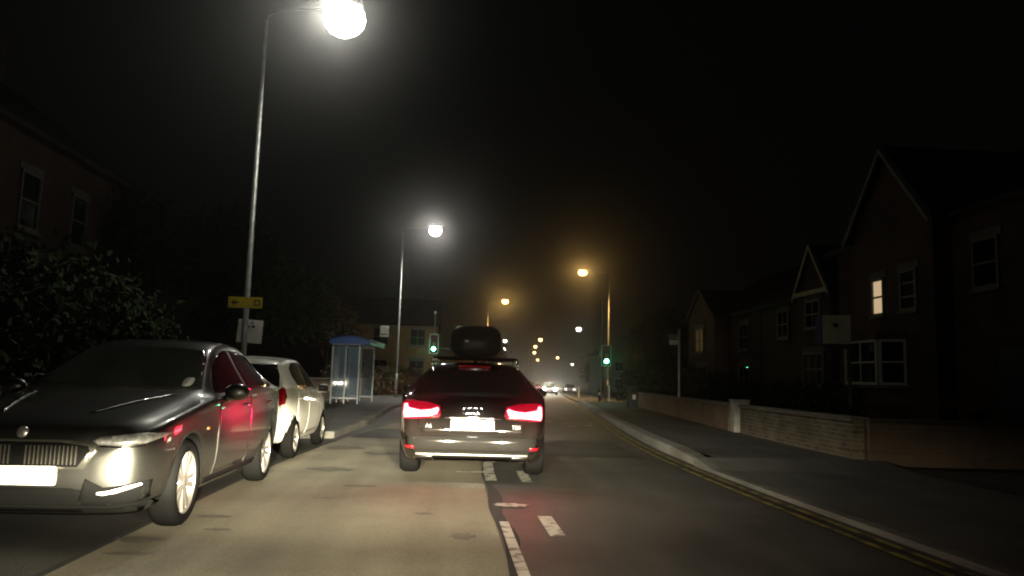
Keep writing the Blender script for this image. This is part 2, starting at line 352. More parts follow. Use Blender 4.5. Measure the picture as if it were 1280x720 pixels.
def chaikin(p, it):
    for _ in range(it):
        q = [p[0]]
        for a, b in zip(p[:-1], p[1:]): q.append(a*.75+b*.25); q.append(a*.25+b*.75)
        q.append(p[-1]); p = q
    return p
class Body:
    """car shell: cross sections swept from the nose (y=-L/2) to the tail"""
    def __init__(s, L, zb, wl, wb, zbelt, wr, zc, zr, drop=.05, mid=.52):
        s.L = L; n_end = 9; st = []
        ends = [0, .008, .02, .04, .065, .1, .15, .21, .28]
        st = ends+list(np.linspace(.35, L-.35, 60))+[L-e for e in reversed(ends)]
        rows = []
        for t in st:
            w = wb(t); b0 = zb(t); zbl = zbelt(t); top = zr(t); wR = min(wr(t), w*.97); lo = wl(t)
            zbl = min(zbl, top-.012); zcant = max(top-zc(t), zbl+.006)
            m1 = b0+(zbl-b0)*.3; m2 = b0+(zbl-b0)*.68
            pts = [(0, b0), (lo*.7, b0), (lo*.95, b0+.012), (lo, b0+.07*min(1, (zbl-b0)/.3)), (w*.995, m1), (w+.012, m2), (w*.995, zbl-.02), (w*.975, zbl+.01),
                   (wR+(w*.975-wR)*.45, zbl+(zcant-zbl)*.52), (wR, zcant), (wR*.88, top-(top-zcant)*.45), (wR*.5, top-(top-zcant)*.1), (0, top)]
            pts = chaikin([np.array(q) for q in pts], 2)
            rows.append([(q[0], t-L/2, q[1]) for q in pts])
        k = len(rows[0]); vs = []; N = 2*k-2
        for r in rows:
            vs += r+[(-x, y, z) for x, y, z in reversed(r[1:-1])]
        fs = []
        for i in range(len(rows)-1):
            for j in range(N): fs.append((i*N+j, i*N+(j+1) % N, (i+1)*N+(j+1) % N, (i+1)*N+j))
        m = len(rows)-1
        fs.append(tuple(range(N))); fs.append(tuple(m*N+j for j in reversed(range(N))))
        s.v = [Vector(v) for v in vs]; s.f = fs
        s.bvh = BVHTree.FromPolygons(s.v, [f if len(f) == 4 else f for f in fs])
    def mesh(s, name, mats, parent, arches):
        mb = MB(); mb.add(s.v, s.f, 0, True); o = mb.build(name, mats, parent)
        cut = MB()
        for (x, y, z, r) in arches:
            for sx in (-1, 1):
                M = Matrix.Translation((sx*(x-.13), y, z)) @ Matrix.Rotation(math.pi/2, 4, 'Y')
                mm = MB(); n = 40
                poly = [(r*math.cos(2*math.pi*q/n), r*math.sin(2*math.pi*q/n)) for q in range(n)]
                cut.prism(poly, -.2, .42, M) if sx > 0 else cut.prism(poly, -.42, .2, M)
        co = cut.build('cutter', black_plastic)
        md = o.modifiers.new('arch', 'BOOLEAN'); md.object = co; md.operation = 'DIFFERENCE'; md.solver = 'EXACT'
        M0 = o.parent; o.parent = None
        dg = bpy.context.evaluated_depsgraph_get(); dg.update()
        me = bpy.data.meshes.new_from_object(o.evaluated_get(dg)); o.modifiers.clear(); o.data = me; o.parent = M0
        bpy.data.objects.remove(co)
        if len(me.materials) < 2: me.materials.append(black_plastic)
        for p in me.polygons:
            c = p.center; p.material_index = 0
            for (x, y, z, r) in arches:
                d = math.hypot(c.y-y, c.z-z)
                if d < r+.004 and abs(c.x) < x+.2:
                    rad = Vector((0, c.y-y, c.z-z)).normalized() if d > .01 else Vector((0,0,1))
                    if abs(p.normal.dot(rad)) > .8 and d > r-.03 or (abs(p.normal.x) > .9 and abs(c.x) < x-.2): p.material_index = 1; p.use_smooth = False
        return o
    def patch(s, name, poly, mode, m, parent, off=.004, h=.06, depth=.012, mirror=False, dome=0):
        """a panel with the given outline, laid on the shell and standing proud of it"""
        L = s.L
        bm = bmesh.new()
        if mode in ('right', 'left'): to = lambda a, b: Vector((0, a, b)); D = Vector((-1, 0, 0)) if mode == 'right' else Vector((1, 0, 0)); O = Vector((2, 0, 0)) if mode == 'right' else Vector((-2, 0, 0)); ax = (Vector((0,1,0)), Vector((0,0,1)))
        elif mode == 'front': to = lambda a, b: Vector((a, 0, b)); D = Vector((0, 1, 0)); O = Vector((0, -L, 0)); ax = (Vector((1,0,0)), Vector((0,0,1)))
        elif mode == 'rear': to = lambda a, b: Vector((a, 0, b)); D = Vector((0, -1, 0)); O = Vector((0, L, 0)); ax = (Vector((1,0,0)), Vector((0,0,1)))
        else: to = lambda a, b: Vector((a, b, 0)); D = Vector((0, 0, -1)); O = Vector((0, 0, 3)); ax = (Vector((1,0,0)), Vector((0,1,0)))
        vs = [bm.verts.new(to(a, b)) for a, b in poly]
        bm.faces.new(vs)
        for A in ax:
            lo = min(v.co.dot(A) for v in bm.verts); hi = max(v.co.dot(A) for v in bm.verts)
            k = lo+h
            while k < hi:
                bmesh.ops.bisect_plane(bm, geom=bm.verts[:]+bm.edges[:]+bm.faces[:], plane_co=A*k, plane_no=A, dist=1e-5); k += h
        bm.verts.ensure_lookup_table()
        inner = {}
        for v in bm.verts:
            hit = s.bvh.ray_cast(v.co+O, D)
            if hit[0] is None: hit = s.bvh.find_nearest(v.co+O*.45)
            nrm = hit[1]
            if nrm.dot(D) > 0: nrm = -nrm
            inner[v] = (hit[0], nrm)
        bnd = [e for e in bm.edges if e.is_boundary]
        low = {}
        for e in bnd:
            for v in e.verts:
                if v not in low: low[v] = bm.verts.new(inner[v][0]-inner[v][1]*depth)
        for e in bnd:
            a, b = e.verts; bm.faces.new((a, b, low[b], low[a]))
        for v, (p, nn) in inner.items(): v.co = p+nn*(off)
        bmesh.ops.recalc_face_normals(bm, faces=bm.faces)
        top = [f for f in bm.faces if all(v in inner for v in f.verts)]
        flip = sum(f.normal.dot(D) for f in top) > 0
        if flip: bmesh.ops.reverse_faces(bm, faces=bm.faces)
        for f in top: f.smooth = True
        me = bpy.data.meshes.new(name); bm.to_mesh(me); bm.free(); me.materials.append(m)
        o = bpy.data.objects.new(name, me); C.objects.link(o); o.parent = parent
        return o
    def sides(s, name, poly, m, parent, **k):
        return [s.patch(name, poly, d, m, parent, **k) for d in ('right', 'left')]
    def fr2(s, name, poly, mode, m, parent, **k):
        return [s.patch(name, poly, mode, m, parent, **k), s.patch(name, [(-a, b) for a, b in reversed(poly)], mode, m, parent, **k)]

def wheel(parent, x, y, r, rimr, w, style=5, rim_m=None, side=1):
    """tyre with a spoked rim; x is the outer face"""
    M = Matrix.Translation((side*(x-w/2), y, r)) @ Matrix.Rotation(side*math.pi/2, 4, 'Y')
    mb = MB(); h = w/2
    mb.lathe([(rimr*.97,-h*.8),(rimr+.01,-h),(r-.035,-h),(r-.008,-h*.75),(r,-h*.4),(r,h*.4),(r-.008,h*.75),(r-.035,h),(rimr+.012,h*.98),(rimr-.003,h*.84),(rimr*.97,h*.4)], M, 44)
    t = mb.build('wheel', tyre_m, parent)
    mb = MB()
    mb.lathe([(rimr*.96,-h*.7),(rimr*.94,h*.5),(rimr*.985,h*.86),(rimr+.002,h*.9),(rimr*.95,h*.78),(rimr*.90,h*.6),(rimr*.90,-h*.5)], M, 44)
    mb.lathe([(0,h*.74),(rimr*.20,h*.72),(rimr*.26,h*.6),(rimr*.26,h*.2)], M, 24)
    for k in range(style):
        for da in ((-.17, .17) if style == 5 else (0,)):
            a = 2*math.pi*k/style+.3
            d = Vector((math.cos(a), math.sin(a), 0)); e = Vector((math.cos(a+da*1.15), math.sin(a+da*1.15), 0)); pr = Vector((-d.y, d.x, 0))
            w0 = rimr*(.07 if style == 5 else .10); w1 = rimr*(.10 if style == 5 else .14)
            p0 = d*rimr*.18+pr*da*rimr*.35; p1 = e*rimr*.95
            vs = [M @ (p+pr*sg*ww+Vector((0,0,z))) for p, ww, zz in ((p0, w0, h*.73), (p1, w1, h*.80)) for sg in (-1, 1) for z in (zz, zz-.03)]
            mb.add(vs, [(0,2,6,4),(1,5,7,3),(0,4,5,1),(2,3,7,6)])
    mb.build('rim', rim_m or alu, t)
    mb = MB(); mb.lathe([(0,-h*.1),(rimr*.62,-h*.1),(rimr*.62,-h*.2)], M, 28); mb.build('brake_disc', mat('brake_steel', (.2,.19,.18), .4, .8), t)
    return t
def mirror_unit(parent, x, y, z, paint, side, facing=-1):
    """door mirror: shell towards the nose, glass towards the tail"""
    mb = MB(); M = Matrix.Translation((side*(x+.10), y, z)) @ Matrix.Diagonal((.115, .075, .075, 1))
    prof = [(max(0, math.sin(math.pi*k/10)), -math.cos(math.pi*k/10)) for k in range(11)]
    mb.lathe(prof, M @ Matrix.Rotation(math.pi/2, 4, 'Y'), 18)
    mb.tube([(side*(x-.03), y+.02, z-.06), (side*(x+.06), y+.01, z-.045)], [.03,.035], 8)
    o = mb.build('wing_mirror', paint, parent)
    g = MB(); g.box((side*(x+.10), y+.066, z), (.17,.016,.11), bev=.007); g.build('mirror_glass', glass_m, o)
    return o
def text_mesh(name, s, size, m, parent, M, ext=.002):
    cu = bpy.data.curves.new(name, 'FONT'); cu.body = s; cu.size = size; cu.extrude = ext; cu.align_x = 'CENTER'; cu.align_y = 'CENTER'
    t = bpy.data.objects.new(name, cu); C.objects.link(t)
    dg = bpy.context.evaluated_depsgraph_get(); dg.update()
    me = bpy.data.meshes.new_from_object(t.evaluated_get(dg)); bpy.data.objects.remove(t)
    me.transform(M); me.materials.clear(); me.materials.append(m)
    o = bpy.data.objects.new(name, me); C.objects.link(o); o.parent = parent
    return o
def rrect(cx_, cz, w, h, r=.02, n=4):
    out = []
    for (sx, sz, a0) in ((1,1,0),(-1,1,90),(-1,-1,180),(1,-1,270)):
        for k in range(n+1):
            a = R(a0+90*k/n); out.append((cx_+sx*(w/2-r)+r*math.cos(a), cz+sz*(h/2-r)+r*math.sin(a)))
    return out

# --- the grey saloon parked in the bay, nose towards us
def saloon():
    L = 4.69
    root = empty('parked_car', (-2.97, 5.72+L/2, .004))
    tag(root, 'dark grey saloon car parked in the bay with its nose towards the camera', 'car', 'cars parked in the bay on the left'); root.scale.z = 1.045
    paint = mat('grey_metallic_paint', (.072,.072,.066), .36, .92, coat=1, var=.08, vscale=60)
    B = Body(L,
        zb=P((0,.36),(.03,.25),(.12,.19),(.5,.17),(4.2,.18),(4.55,.24),(4.66,.34),(L,.42)),
        wl=P((0,.46),(.05,.68),(.15,.77),(.35,.815),(.8,.83),(3.9,.82),(4.4,.74),(4.62,.62),(L,.4)),
        wb=P((0,.50),(.03,.66),(.08,.755),(.17,.825),(.35,.875),(.7,.90),(1.3,.905),(3.3,.905),(4.0,.875),(4.4,.80),(4.6,.70),(L,.5)),
        zbelt=P((0,.55),(.03,.64),(.1,.71),(.3,.775),(.8,.86),(1.35,.925),(2.2,.955),(3.4,.985),(4.3,1.0),(4.58,.94),(L,.7)),
        wr=P((0,.36),(.1,.60),(.3,.72),(.8,.76),(1.25,.76),(1.7,.70),(2.1,.62),(2.5,.585),(3.2,.575),(3.8,.565),(4.2,.60),(4.5,.62),(L,.4)),
        zc=P((0,.02),(.3,.03),(1.2,.045),(1.6,.04),(2.1,.045),(2.8,.05),(3.6,.05),(4.2,.03),(L,.02)),
        zr=P((0,.66),(.02,.73),(.06,.775),(.17,.82),(.5,.885),(.9,.945),(1.28,.99),(1.40,1.015),(1.65,1.14),(2.0,1.31),(2.25,1.415),(2.5,1.465),(2.85,1.488),(3.2,1.472),(3.6,1.40),(4.0,1.26),(4.3,1.14),(4.5,1.08),(4.6,1.02),(4.66,.92),(L,.72)))
    fy, ry = .80-L/2, 3.49-L/2
    B.mesh('body', [paint, black_plastic], root, [(.9, fy, .325, .375), (.9, ry, .325, .375)])
    o = -L/2
    # glass
    B.patch('windscreen', [(-.74,1.02),(-.60,1.30),(-.54,1.365),(-.3,1.385),(.3,1.385),(.54,1.365),(.60,1.30),(.74,1.02),(.4,1.0),(-.4,1.0)], 'front', mat('pale_windscreen', (.05,.054,.046), .06, var=.4, vscale=3, spec=.6, coat=.3), root, off=.003)  # pale base colour painted in to imitate reflections in the glass
    B.patch('windscreen_sticker', rrect(.60, 1.075, .09, .075, .03), 'front', mat('sticker_pale', (.5,.52,.5), .6), root, off=.006, h=.05)
    B.sides('side_window', [(o+1.62,.985),(o+2.02,1.23),(o+2.25,1.335),(o+2.50,1.378),(o+2.64,1.385),(o+2.60,.998)], glass_m, root, off=.003)
    B.sides('side_window', [(o+2.68,1.0),(o+2.70,1.388),(o+3.05,1.385),(o+3.40,1.335),(o+3.62,1.27),(o+3.62,1.02)], glass_m, root, off=.003)
    B.sides('quarter_window', [(o+3.66,1.025),(o+3.66,1.255),(o+3.95,1.13),(o+4.06,1.06)], glass_m, root, off=.003)
    B.patch('rear_window', [(-.56,1.1),(-.52,1.36),(.52,1.36),(.56,1.1)], 'rear', glass_m, root, off=.003)
    # doors
    for i, (a, b) in enumerate(((1.55, 2.62), (2.635, 3.60))):
        pl = [(o+a, .30), (o+a-.03, .62), (o+a+.02, .955), (o+b, .975), (o+b, .62), (o+b-(0 if i == 0 else .16), .33), (o+b-(0 if i == 0 else .24), .30)]
        for d, s_ in zip(B.sides('door', pl, paint, root, off=.005), (1, -1)):
            g = MB(); g.tube([(s_*.912, o+b-.28, .865), (s_*.938, o+b-.25, .868), (s_*.938, o+b-.10, .868), (s_*.912, o+b-.07, .865)], .012, 8); g.build('handle', chrome, d)
    B.sides('sill_trim', [(o+1.35,.235),(o+1.35,.285),(o+3.45,.29),(o+3.45,.24)], black_plastic, root, off=.006)
    # bonnet crease lines
    for sx in (-1, 1):
        B.patch('bonnet_crease', [(sx*.30,o+.32),(sx*.335,o+.32),(sx*.60,o+1.28),(sx*.565,o+1.28)][::sx], 'top', paint, root, off=.009, depth=.02)
    # nose
    B.patch('grille', [(-.44,.50),(-.52,.62),(-.50,.665),(-.3,.69),(.3,.69),(.50,.665),(.52,.62),(.44,.50)], 'front', mat('grille_chrome', (.35,.34,.30), .25, .9), root, off=.008)
    g2 = B.patch('grille_mesh', [(-.40,.515),(-.475,.62),(-.455,.65),(-.28,.672),(.28,.672),(.455,.65),(.475,.62),(.40,.515)], 'front', black_plastic, root, off=.013)
    for k in range(-15, 16):
        x = k*.028
        if abs(x) > .41 or abs(x) < .05: continue
        h = B.bvh.ray_cast(Vector((x, -L, .59)), Vector((0,1,0)))[0]
        if h: gm = MB(); gm.box((x, h.y-.018, .592), (.007,.016,.125)); gm.build('grille_slat', mat('slat_chrome', (.45,.43,.36), .25, .9), g2)
    hl = [(.48,.682),(.52,.706),(.66,.722),(.80,.735),(.885,.730),(.87,.705),(.80,.668),(.66,.655),(.52,.66)]
    for q in B.fr2('headlight', hl, 'front', lens_m, root, off=.009, h=.03):
        pass
    B.fr2('headlight_trim', [(.53,.643),(.66,.637),(.81,.650),(.81,.657),(.66,.646),(.53,.652)], 'front', chrome, root, off=.012, h=.03)
    fog = [(.58,.34),(.62,.315),(.70,.322),(.76,.345),(.78,.365),(.74,.37),(.66,.362)]
    B.fr2('bumper_vent', [(.46,.44),(.40,.24),(.70,.235),(.82,.30),(.84,.42),(.72,.40),(.58,.38)], 'front', black_plastic, root, off=.006)
    B.fr2('fog_light', [(.54,.335),(.58,.33),(.66,.345),(.74,.372),(.80,.395),(.79,.405),(.72,.390),(.62,.362),(.54,.35)], 'front', mat('fog_lens', (.9,.9,.88), .2, .3, coat=1), root, off=.014, h=.03)
    B.patch('lower_lip', [(-.86,.185),(-.84,.285),(-.6,.262),(.6,.262),(.84,.285),(.86,.185)], 'front', black_plastic, root, off=.009)
    B.patch('lower_intake', [(-.44,.215),(-.44,.36),(-.36,.375),(.36,.375),(.44,.36),(.44,.215)], 'front', black_plastic, root, off=.006)
    B.patch('number_plate', rrect(0, .455, .53, .125, .012), 'front', plate_w, root, off=.018, h=.2)
    mb = MB(); h = B.bvh.ray_cast(Vector((0, -L, .735)), Vector((0,1,0)))[0]
    mb.lathe([(0,.012),(.032,.010),(.04,0),(.04,-.01)], Matrix.Translation((0, h.y-.002, .735)) @ Matrix.Rotation(R(75), 4, 'X'), 24); mb.build('emblem', alu, root)
    # lamps at the tail
    B.fr2('tail_light', [(.50,.86),(.50,.93),(.74,.96),(.80,.93),(.78,.84),(.62,.82)], 'rear', red_lens, root, off=.006)
    B.patch('rear_number_plate', rrect(0, .72, .53, .125, .012), 'rear', plate_w, root, off=.01, h=.2)
    for sx in (-1, 1):
        mirror_unit(root, .90, o+1.72, 1.0, paint, sx)
        for yy in (fy, ry): wheel(root, .905, yy, .325, .232, .215, 5, side=sx)
        B.patch('side_marker', [(o+1.20,.70),(o+1.20,.72),(o+1.26,.72),(o+1.26,.70)], 'right' if sx > 0 else 'left', mat('amber_lens', (.7,.3,.03), .2), root, off=.008)
    mb = MB(); mb.tube([(.18,o+3.45,1.43),(.18,o+3.58,1.47),(.18,o+3.66,1.44)], [.03,.016,.01], 8); mb.build('roof_fin', paint, root)
    return root
saloon()

# --- the small white hatchback in front of it, tail towards us
def hatchback():
    L = 3.58
    root = empty('parked_car', (-3.01, 11.1+L/2, .004), math.pi)
    tag(root, 'small cream white hatchback parked just beyond the dark grey saloon', 'car', 'cars parked in the bay on the left')
    paint = mat('cream_white_paint', (.76,.75,.67), .38, 0, coat=.8, var=.05, vscale=30)
    B = Body(L,
        zb=P((0,.36),(.03,.27),(.12,.21),(.4,.2),(3.1,.21),(3.45,.26),(3.54,.33),(L,.42)),
        wl=P((0,.4),(.05,.56),(.2,.68),(.5,.73),(3.0,.73),(3.35,.68),(3.52,.58),(L,.45)),
        wb=P((0,.42),(.03,.54),(.1,.62),(.25,.72),(.5,.78),(1,.80),(2.6,.80),(3.0,.785),(3.3,.745),(3.46,.69),(3.54,.62),(L,.52)),
        zbelt=P((0,.52),(.05,.63),(.2,.74),(.6,.86),(1,.92),(1.8,.95),(2.6,1.0),(3.2,1.04),(3.42,1.0),(3.53,.8),(L,.55)),
        wr=P((0,.36),(.1,.55),(.4,.66),(.9,.68),(1.3,.63),(1.7,.57),(2.2,.555),(2.9,.545),(3.15,.54),(3.35,.56),(3.48,.55),(L,.4)),
        zc=P((0,.02),(.6,.04),(1.2,.05),(1.8,.06),(2.8,.065),(3.2,.055),(3.45,.04),(L,.02)),
        zr=P((0,.62),(.03,.70),(.12,.77),(.4,.88),(.8,.97),(.95,1.01),(1.2,1.17),(1.5,1.35),(1.75,1.44),(2.1,1.485),(2.5,1.485),(2.9,1.455),(3.1,1.42),(3.2,1.37),(3.32,1.22),(3.42,1.07),(3.5,.94),(3.55,.78),(L,.6)))
    fy, ry = .60-L/2, 2.98-L/2
    B.mesh('body', [paint, black_plastic], root, [(.79, fy, .29, .335), (.79, ry, .29, .335)])
    o = -L/2
    B.patch('windscreen', [(-.64,1.05),(-.5,1.40),(.5,1.40),(.64,1.05)], 'front', glass_m, root, off=.003)
    B.sides('side_window', [(o+1.22,.985),(o+1.55,1.26),(o+1.78,1.36),(o+2.12,1.395),(o+2.12,.995)], glass_m, root, off=.004)
    B.sides('side_window', [(o+2.18,1.0),(o+2.18,1.398),(o+2.6,1.385),(o+2.82,1.31),(o+2.9,1.2),(o+2.88,1.06),(o+2.8,1.03)], glass_m, root, off=.004)
    B.patch('rear_window', [(-.60,1.04),(-.57,1.20),(-.50,1.355),(.50,1.355),(.57,1.20),(.60,1.04),(.4,1.02),(-.4,1.02)], 'rear', glass_m, root, off=.004)
    for a, b in ((1.14, 2.14), (2.155, 2.95)):
        pl = [(o+a, .31), (o+a-.02, .62), (o+a+.02, .955), (o+b, .975), (o+b, .62), (o+b-(0 if b < 2.5 else .22), .31)]
        for d, s_ in zip(B.sides('door', pl, paint, root, off=.005), (1, -1)):
            g = MB(); g.tube([(s_*.80, o+b-.24, .865), (s_*.832, o+b-.21, .868), (s_*.832, o+b-.08, .868), (s_*.80, o+b-.05, .865)], .012, 8); g.build('handle', paint, d)
    B.fr2('tail_light', [(.585,.80),(.60,.98),(.64,1.04),(.69,1.01),(.715,.90),(.70,.80),(.64,.77)], 'rear', red_lens, root, off=.008, h=.03)
    B.patch('rear_number_plate', rrect(0, .62, .53, .12, .012), 'rear', plate_w, root, off=.01, h=.2)
    B.patch('rear_bumper_trim', [(-.55,.32),(-.55,.40),(.55,.40),(.55,.32)], 'rear', black_plastic, root, off=.006)
    B.fr2('headlight', [(.42,.66),(.45,.74),(.6,.82),(.66,.80),(.64,.7)], 'front', lens_m, root, off=.008, h=.03)
    for sx in (-1, 1):
        mirror_unit(root, .78, o+1.22, 1.0, paint, sx)
        for yy in (fy, ry): wheel(root, .80, yy, .29, .195, .175, 7, side=sx)
    return root
hatchback()

# --- the dark estate driving ahead
tail_hot = mat('brake_lamp_lit', (.3,.01,.01), .3, emit=(1,.10,.13), estr=14)
tail_red = mat('tail_lamp_lit', (.2,.005,.01), .2, emit=(1,.004,.04), estr=.35, coat=.5)
def estate():
    L = 4.94; rz = math.pi-R(2.2)
    root = empty('estate_car', (.30+.085, 9.25+L/2, .008), rz)
    tag(root, 'dark estate car with lit red brake lights and a roof box driving ahead', 'car')
    paint = mat('black_brown_paint', (.010,.0085,.007), .5, 0, coat=1, spec=.03, var=.1, vscale=60)
    B = Body(L,
        zb=P((0,.36),(.04,.25),(.15,.19),(.5,.17),(4.3,.19),(4.7,.235),(4.86,.29),(4.92,.36),(L,.42)),
        wl=P((0,.4),(.05,.6),(.2,.74),(.5,.84),(4.3,.84),(4.7,.80),(4.85,.74),(4.92,.66),(L,.5)),
        wb=P((0,.45),(.05,.62),(.15,.74),(.35,.84),(.7,.91),(1.2,.93),(3.6,.93),(4.2,.915),(4.55,.885),(4.75,.845),(4.86,.79),(4.92,.72),(L,.6)),
        zbelt=P((0,.5),(.05,.62),(.2,.72),(.6,.83),(1.3,.92),(2.2,.96),(3.5,1.0),(4.2,1.03),(4.55,1.02),(4.75,.97),(4.85,.86),(4.91,.66),(L,.5)),
        wr=P((0,.38),(.1,.62),(.4,.74),(1,.78),(1.5,.76),(2,.66),(2.4,.60),(3,.585),(3.8,.575),(4.2,.57),(4.42,.60),(4.6,.66),(4.76,.70),(4.88,.66),(L,.5)),
        zc=P((0,.02),(.6,.04),(1.4,.045),(2,.05),(3,.06),(4.1,.055),(4.4,.045),(4.7,.03),(L,.02)),
        zr=P((0,.6),(.04,.68),(.15,.76),(.5,.85),(1.0,.94),(1.4,.99),(1.55,1.03),(1.9,1.22),(2.25,1.37),(2.6,1.44),(3.1,1.46),(3.7,1.45),(4.1,1.425),(4.28,1.39),(4.36,1.33),(4.5,1.21),(4.66,1.07),(4.76,.99),(4.83,.93),(4.875,.80),(4.895,.66),(4.92,.585),(L,.52)))
    fy, ry = .92-L/2, 3.84-L/2
    B.mesh('body', [paint, black_plastic], root, [(.92, fy, .335, .385), (.92, ry, .335, .385)])
    o = -L/2
    B.patch('windscreen', [(-.74,1.05),(-.56,1.39),(.56,1.39),(.74,1.05)], 'front', glass_m, root, off=.003)
    B.patch('rear_window', [(-.735,1.03),(-.70,1.12),(-.60,1.30),(-.54,1.355),(.54,1.355),(.60,1.30),(.70,1.12),(.735,1.03),(.5,1.015),(-.5,1.015)], 'rear', glass_m, root, off=.004)
    B.sides('side_window', [(o+1.8,.99),(o+2.2,1.26),(o+2.5,1.36),(o+2.75,1.385),(o+2.75,1.0)], glass_m, root, off=.003)
    B.sides('side_window', [(o+2.8,1.0),(o+2.8,1.388),(o+3.7,1.38),(o+3.75,1.02)], glass_m, root, off=.003)
    B.sides('quarter_window', [(o+3.8,1.02),(o+3.78,1.375),(o+4.1,1.345),(o+4.35,1.12),(o+4.3,1.05)], glass_m, root, off=.003)
    for a, b in ((1.7, 2.77), (2.785, 3.78)):
        pl = [(o+a, .30), (o+a-.02, .62), (o+a+.03, .96), (o+b, .98), (o+b, .62), (o+b-(0 if b < 3 else .28), .30)]
        for d, s_ in zip(B.sides('door', pl, paint, root, off=.005), (1, -1)):
            g = MB(); g.tube([(s_*.93, o+b-.26, .885), (s_*.962, o+b-.23, .888), (s_*.962, o+b-.10, .888), (s_*.93, o+b-.07, .885)], .012, 8); g.build('handle', paint, d)
    # tailgate panel, lamps, plate
    B.patch('tailgate', [(-.60,.575),(-.66,.72),(-.66,.93),(-.70,1.0),(.70,1.0),(.66,.93),(.66,.72),(.60,.575)], 'rear', paint, root, off=.0015)
    outer = [(.40,.755),(.38,.80),(.40,.895),(.55,.93),(.76,.945),(.825,.935),(.835,.85),(.815,.735),(.7,.735),(.55,.745)]
    hot = [(.425,.875),(.405,.855),(.425,.795),(.56,.765),(.70,.757),(.805,.748),(.818,.80),(.812,.905),(.785,.91),(.765,.862),(.62,.835),(.50,.848)]
    for side_o in B.fr2('tail_light', outer, 'rear', tail_red, root, off=.010, h=.04): pass
    lamps = [c for c in root.children if c.name.startswith('tail_light')]
    for par, pl in zip(lamps, (hot, [(-a, b) for a, b in reversed(hot)])):
        B.patch('brake_strip', pl, 'rear', tail_hot, par, off=.016, h=.04)
    B.patch('number_plate', rrect(0, .675, .52, .125, .012), 'rear', plate_w, root, off=.015, h=.2)
    B.patch('plate_trim', [(-.34,.752),(-.34,.768),(.34,.768),(.34,.752)], 'rear', chrome, root, off=.016, h=.1)
    hy = B.bvh.ray_cast(Vector((0, L, .86)), Vector((0,-1,0)))[0].y
    MR = Matrix.Translation((0, hy+.012, .845)) @ Matrix.Rotation(math.pi, 4, 'Z') @ Matrix.Rotation(R(80), 4, 'X')
    mb = MB()
    for k in range(4):
        ring = [MR @ Vector(((k-1.5)*.058+.036*math.cos(2*math.pi*q/24), .036*math.sin(2*math.pi*q/24), 0)) for q in range(25)]
        mb.tube(ring, .0055, 6, cap=False)
    mb.build('ring_emblem', chrome, root)
    for sx, tx in ((1, 'A6'), (-1, 'TDI')):          # seen from behind the left end has local +x
        hh = B.bvh.ray_cast(Vector((sx*.52, L, .66)), Vector((0,-1,0)))[0]
        M = Matrix.Translation((sx*.52, hh.y+.010, .66)) @ Matrix.Rotation(math.pi, 4, 'Z') @ Matrix.Rotation(R(84), 4, 'X')
        text_mesh('badge', tx, .065, chrome, root, M)
    grey_b = mat('satin_grey_trim', (.30,.29,.27), .38, .35, coat=.4)
    B.patch('bumper_band', [(-.70,.35),(-.78,.44),(-.78,.535),(-.6,.55),(.6,.55),(.78,.535),(.78,.44),(.70,.35)], 'rear', mat('bumper_paint', (.011,.0105,.0095), .6, 0, spec=.02, coat=.6), root, off=.012)
    B.patch('diffuser', [(-.62,.265),(-.66,.33),(.66,.33),(.62,.265)], 'rear', black_plastic, root, off=.010)
    B.patch('bumper_strip', [(-.66,.328),(-.66,.345),(.66,.345),(.66,.328)], 'rear', grey_b, root, off=.016)
    for sx in (-1, 1):
        q = B.patch('exhaust_trim', [(sx*.44,.272),(sx*.47,.322),(sx*.66,.322),(sx*.69,.285),(sx*.66,.268)][::sx], 'rear', chrome, root, off=.020, h=.04)
        B.patch('exhaust_pipe', [(sx*.47,.280),(sx*.49,.312),(sx*.645,.312),(sx*.665,.287),(sx*.65,.276)][::sx], 'rear', black_plastic, q, off=.023, h=.04)
        B.patch('reflector', [(sx*.68,.40),(sx*.68,.43),(sx*.80,.43),(sx*.80,.40)][::sx], 'rear', red_lens, root, off=.016, h=.04)
        mirror_unit(root, .93, o+1.85, 1.03, paint, sx)
        for yy in (fy, ry): wheel(root, .925, yy, .335, .235, .24, 5, side=sx)
        mb = MB(); mb.tube([(sx*.555,o+2.4,1.43),(sx*.555,o+2.55,1.485),(sx*.555,o+4.0,1.475),(sx*.55,o+4.22,1.405)], .016, 8); mb.build('roof_rail', chrome, root)
    B.patch('high_brake_light', [(-.2,1.375),(-.2,1.388),(.2,1.388),(.2,1.375)], 'rear', red_lens, root, off=.012, h=.05)
    mb = MB(); mb.tube([(0,o+4.02,1.43),(0,o+4.12,1.475),(0,o+4.2,1.44)], [.03,.016,.01], 8); mb.build('roof_fin', paint, root)
    for yy in (o+2.75, o+3.65):
        mb = MB(); mb.box((0, yy, 1.505), (1.14,.05,.028), bev=.008)
        mb.build('roof_bar', black_plastic, root)
    # roof box: long rounded shell tapering at the front
    mb = MB(); vs = []; nst, nr = 26, 28
    for i in range(nst+1):
        t = i/nst; y = o+2.15+2.05*t
        e = (min(1, (1-(1-min(t/.45, 1))**2.2)+.02))*(1 if t < .93 else math.sqrt(max(0.02, 1-((t-.93)/.07)**2)))
        for k in range(nr):
            a = 2*math.pi*k/nr; ca, sa = math.cos(a), math.sin(a)
            sx_ = math.copysign(abs(ca)**.5, ca); sz_ = math.copysign(abs(sa)**.55, sa)
            up = .225*e if sa > 0 else .175*min(1, e*1.6)
            vs.append((.335*min(1, .55+.45*e)*e**.25*sx_, y, 1.70+up*sz_))
    fs = [(i*nr+k, i*nr+(k+1) % nr, (i+1)*nr+(k+1) % nr, (i+1)*nr+k) for i in range(nst) for k in range(nr)]
    fs += [tuple(range(nr)), tuple(nst*nr+k for k in range(nr))]
    mb.add(vs, fs, 0, True); rb = mb.build('roof_box', mat('roof_box_black', (.008,.009,.008), .45, spec=.12), root)
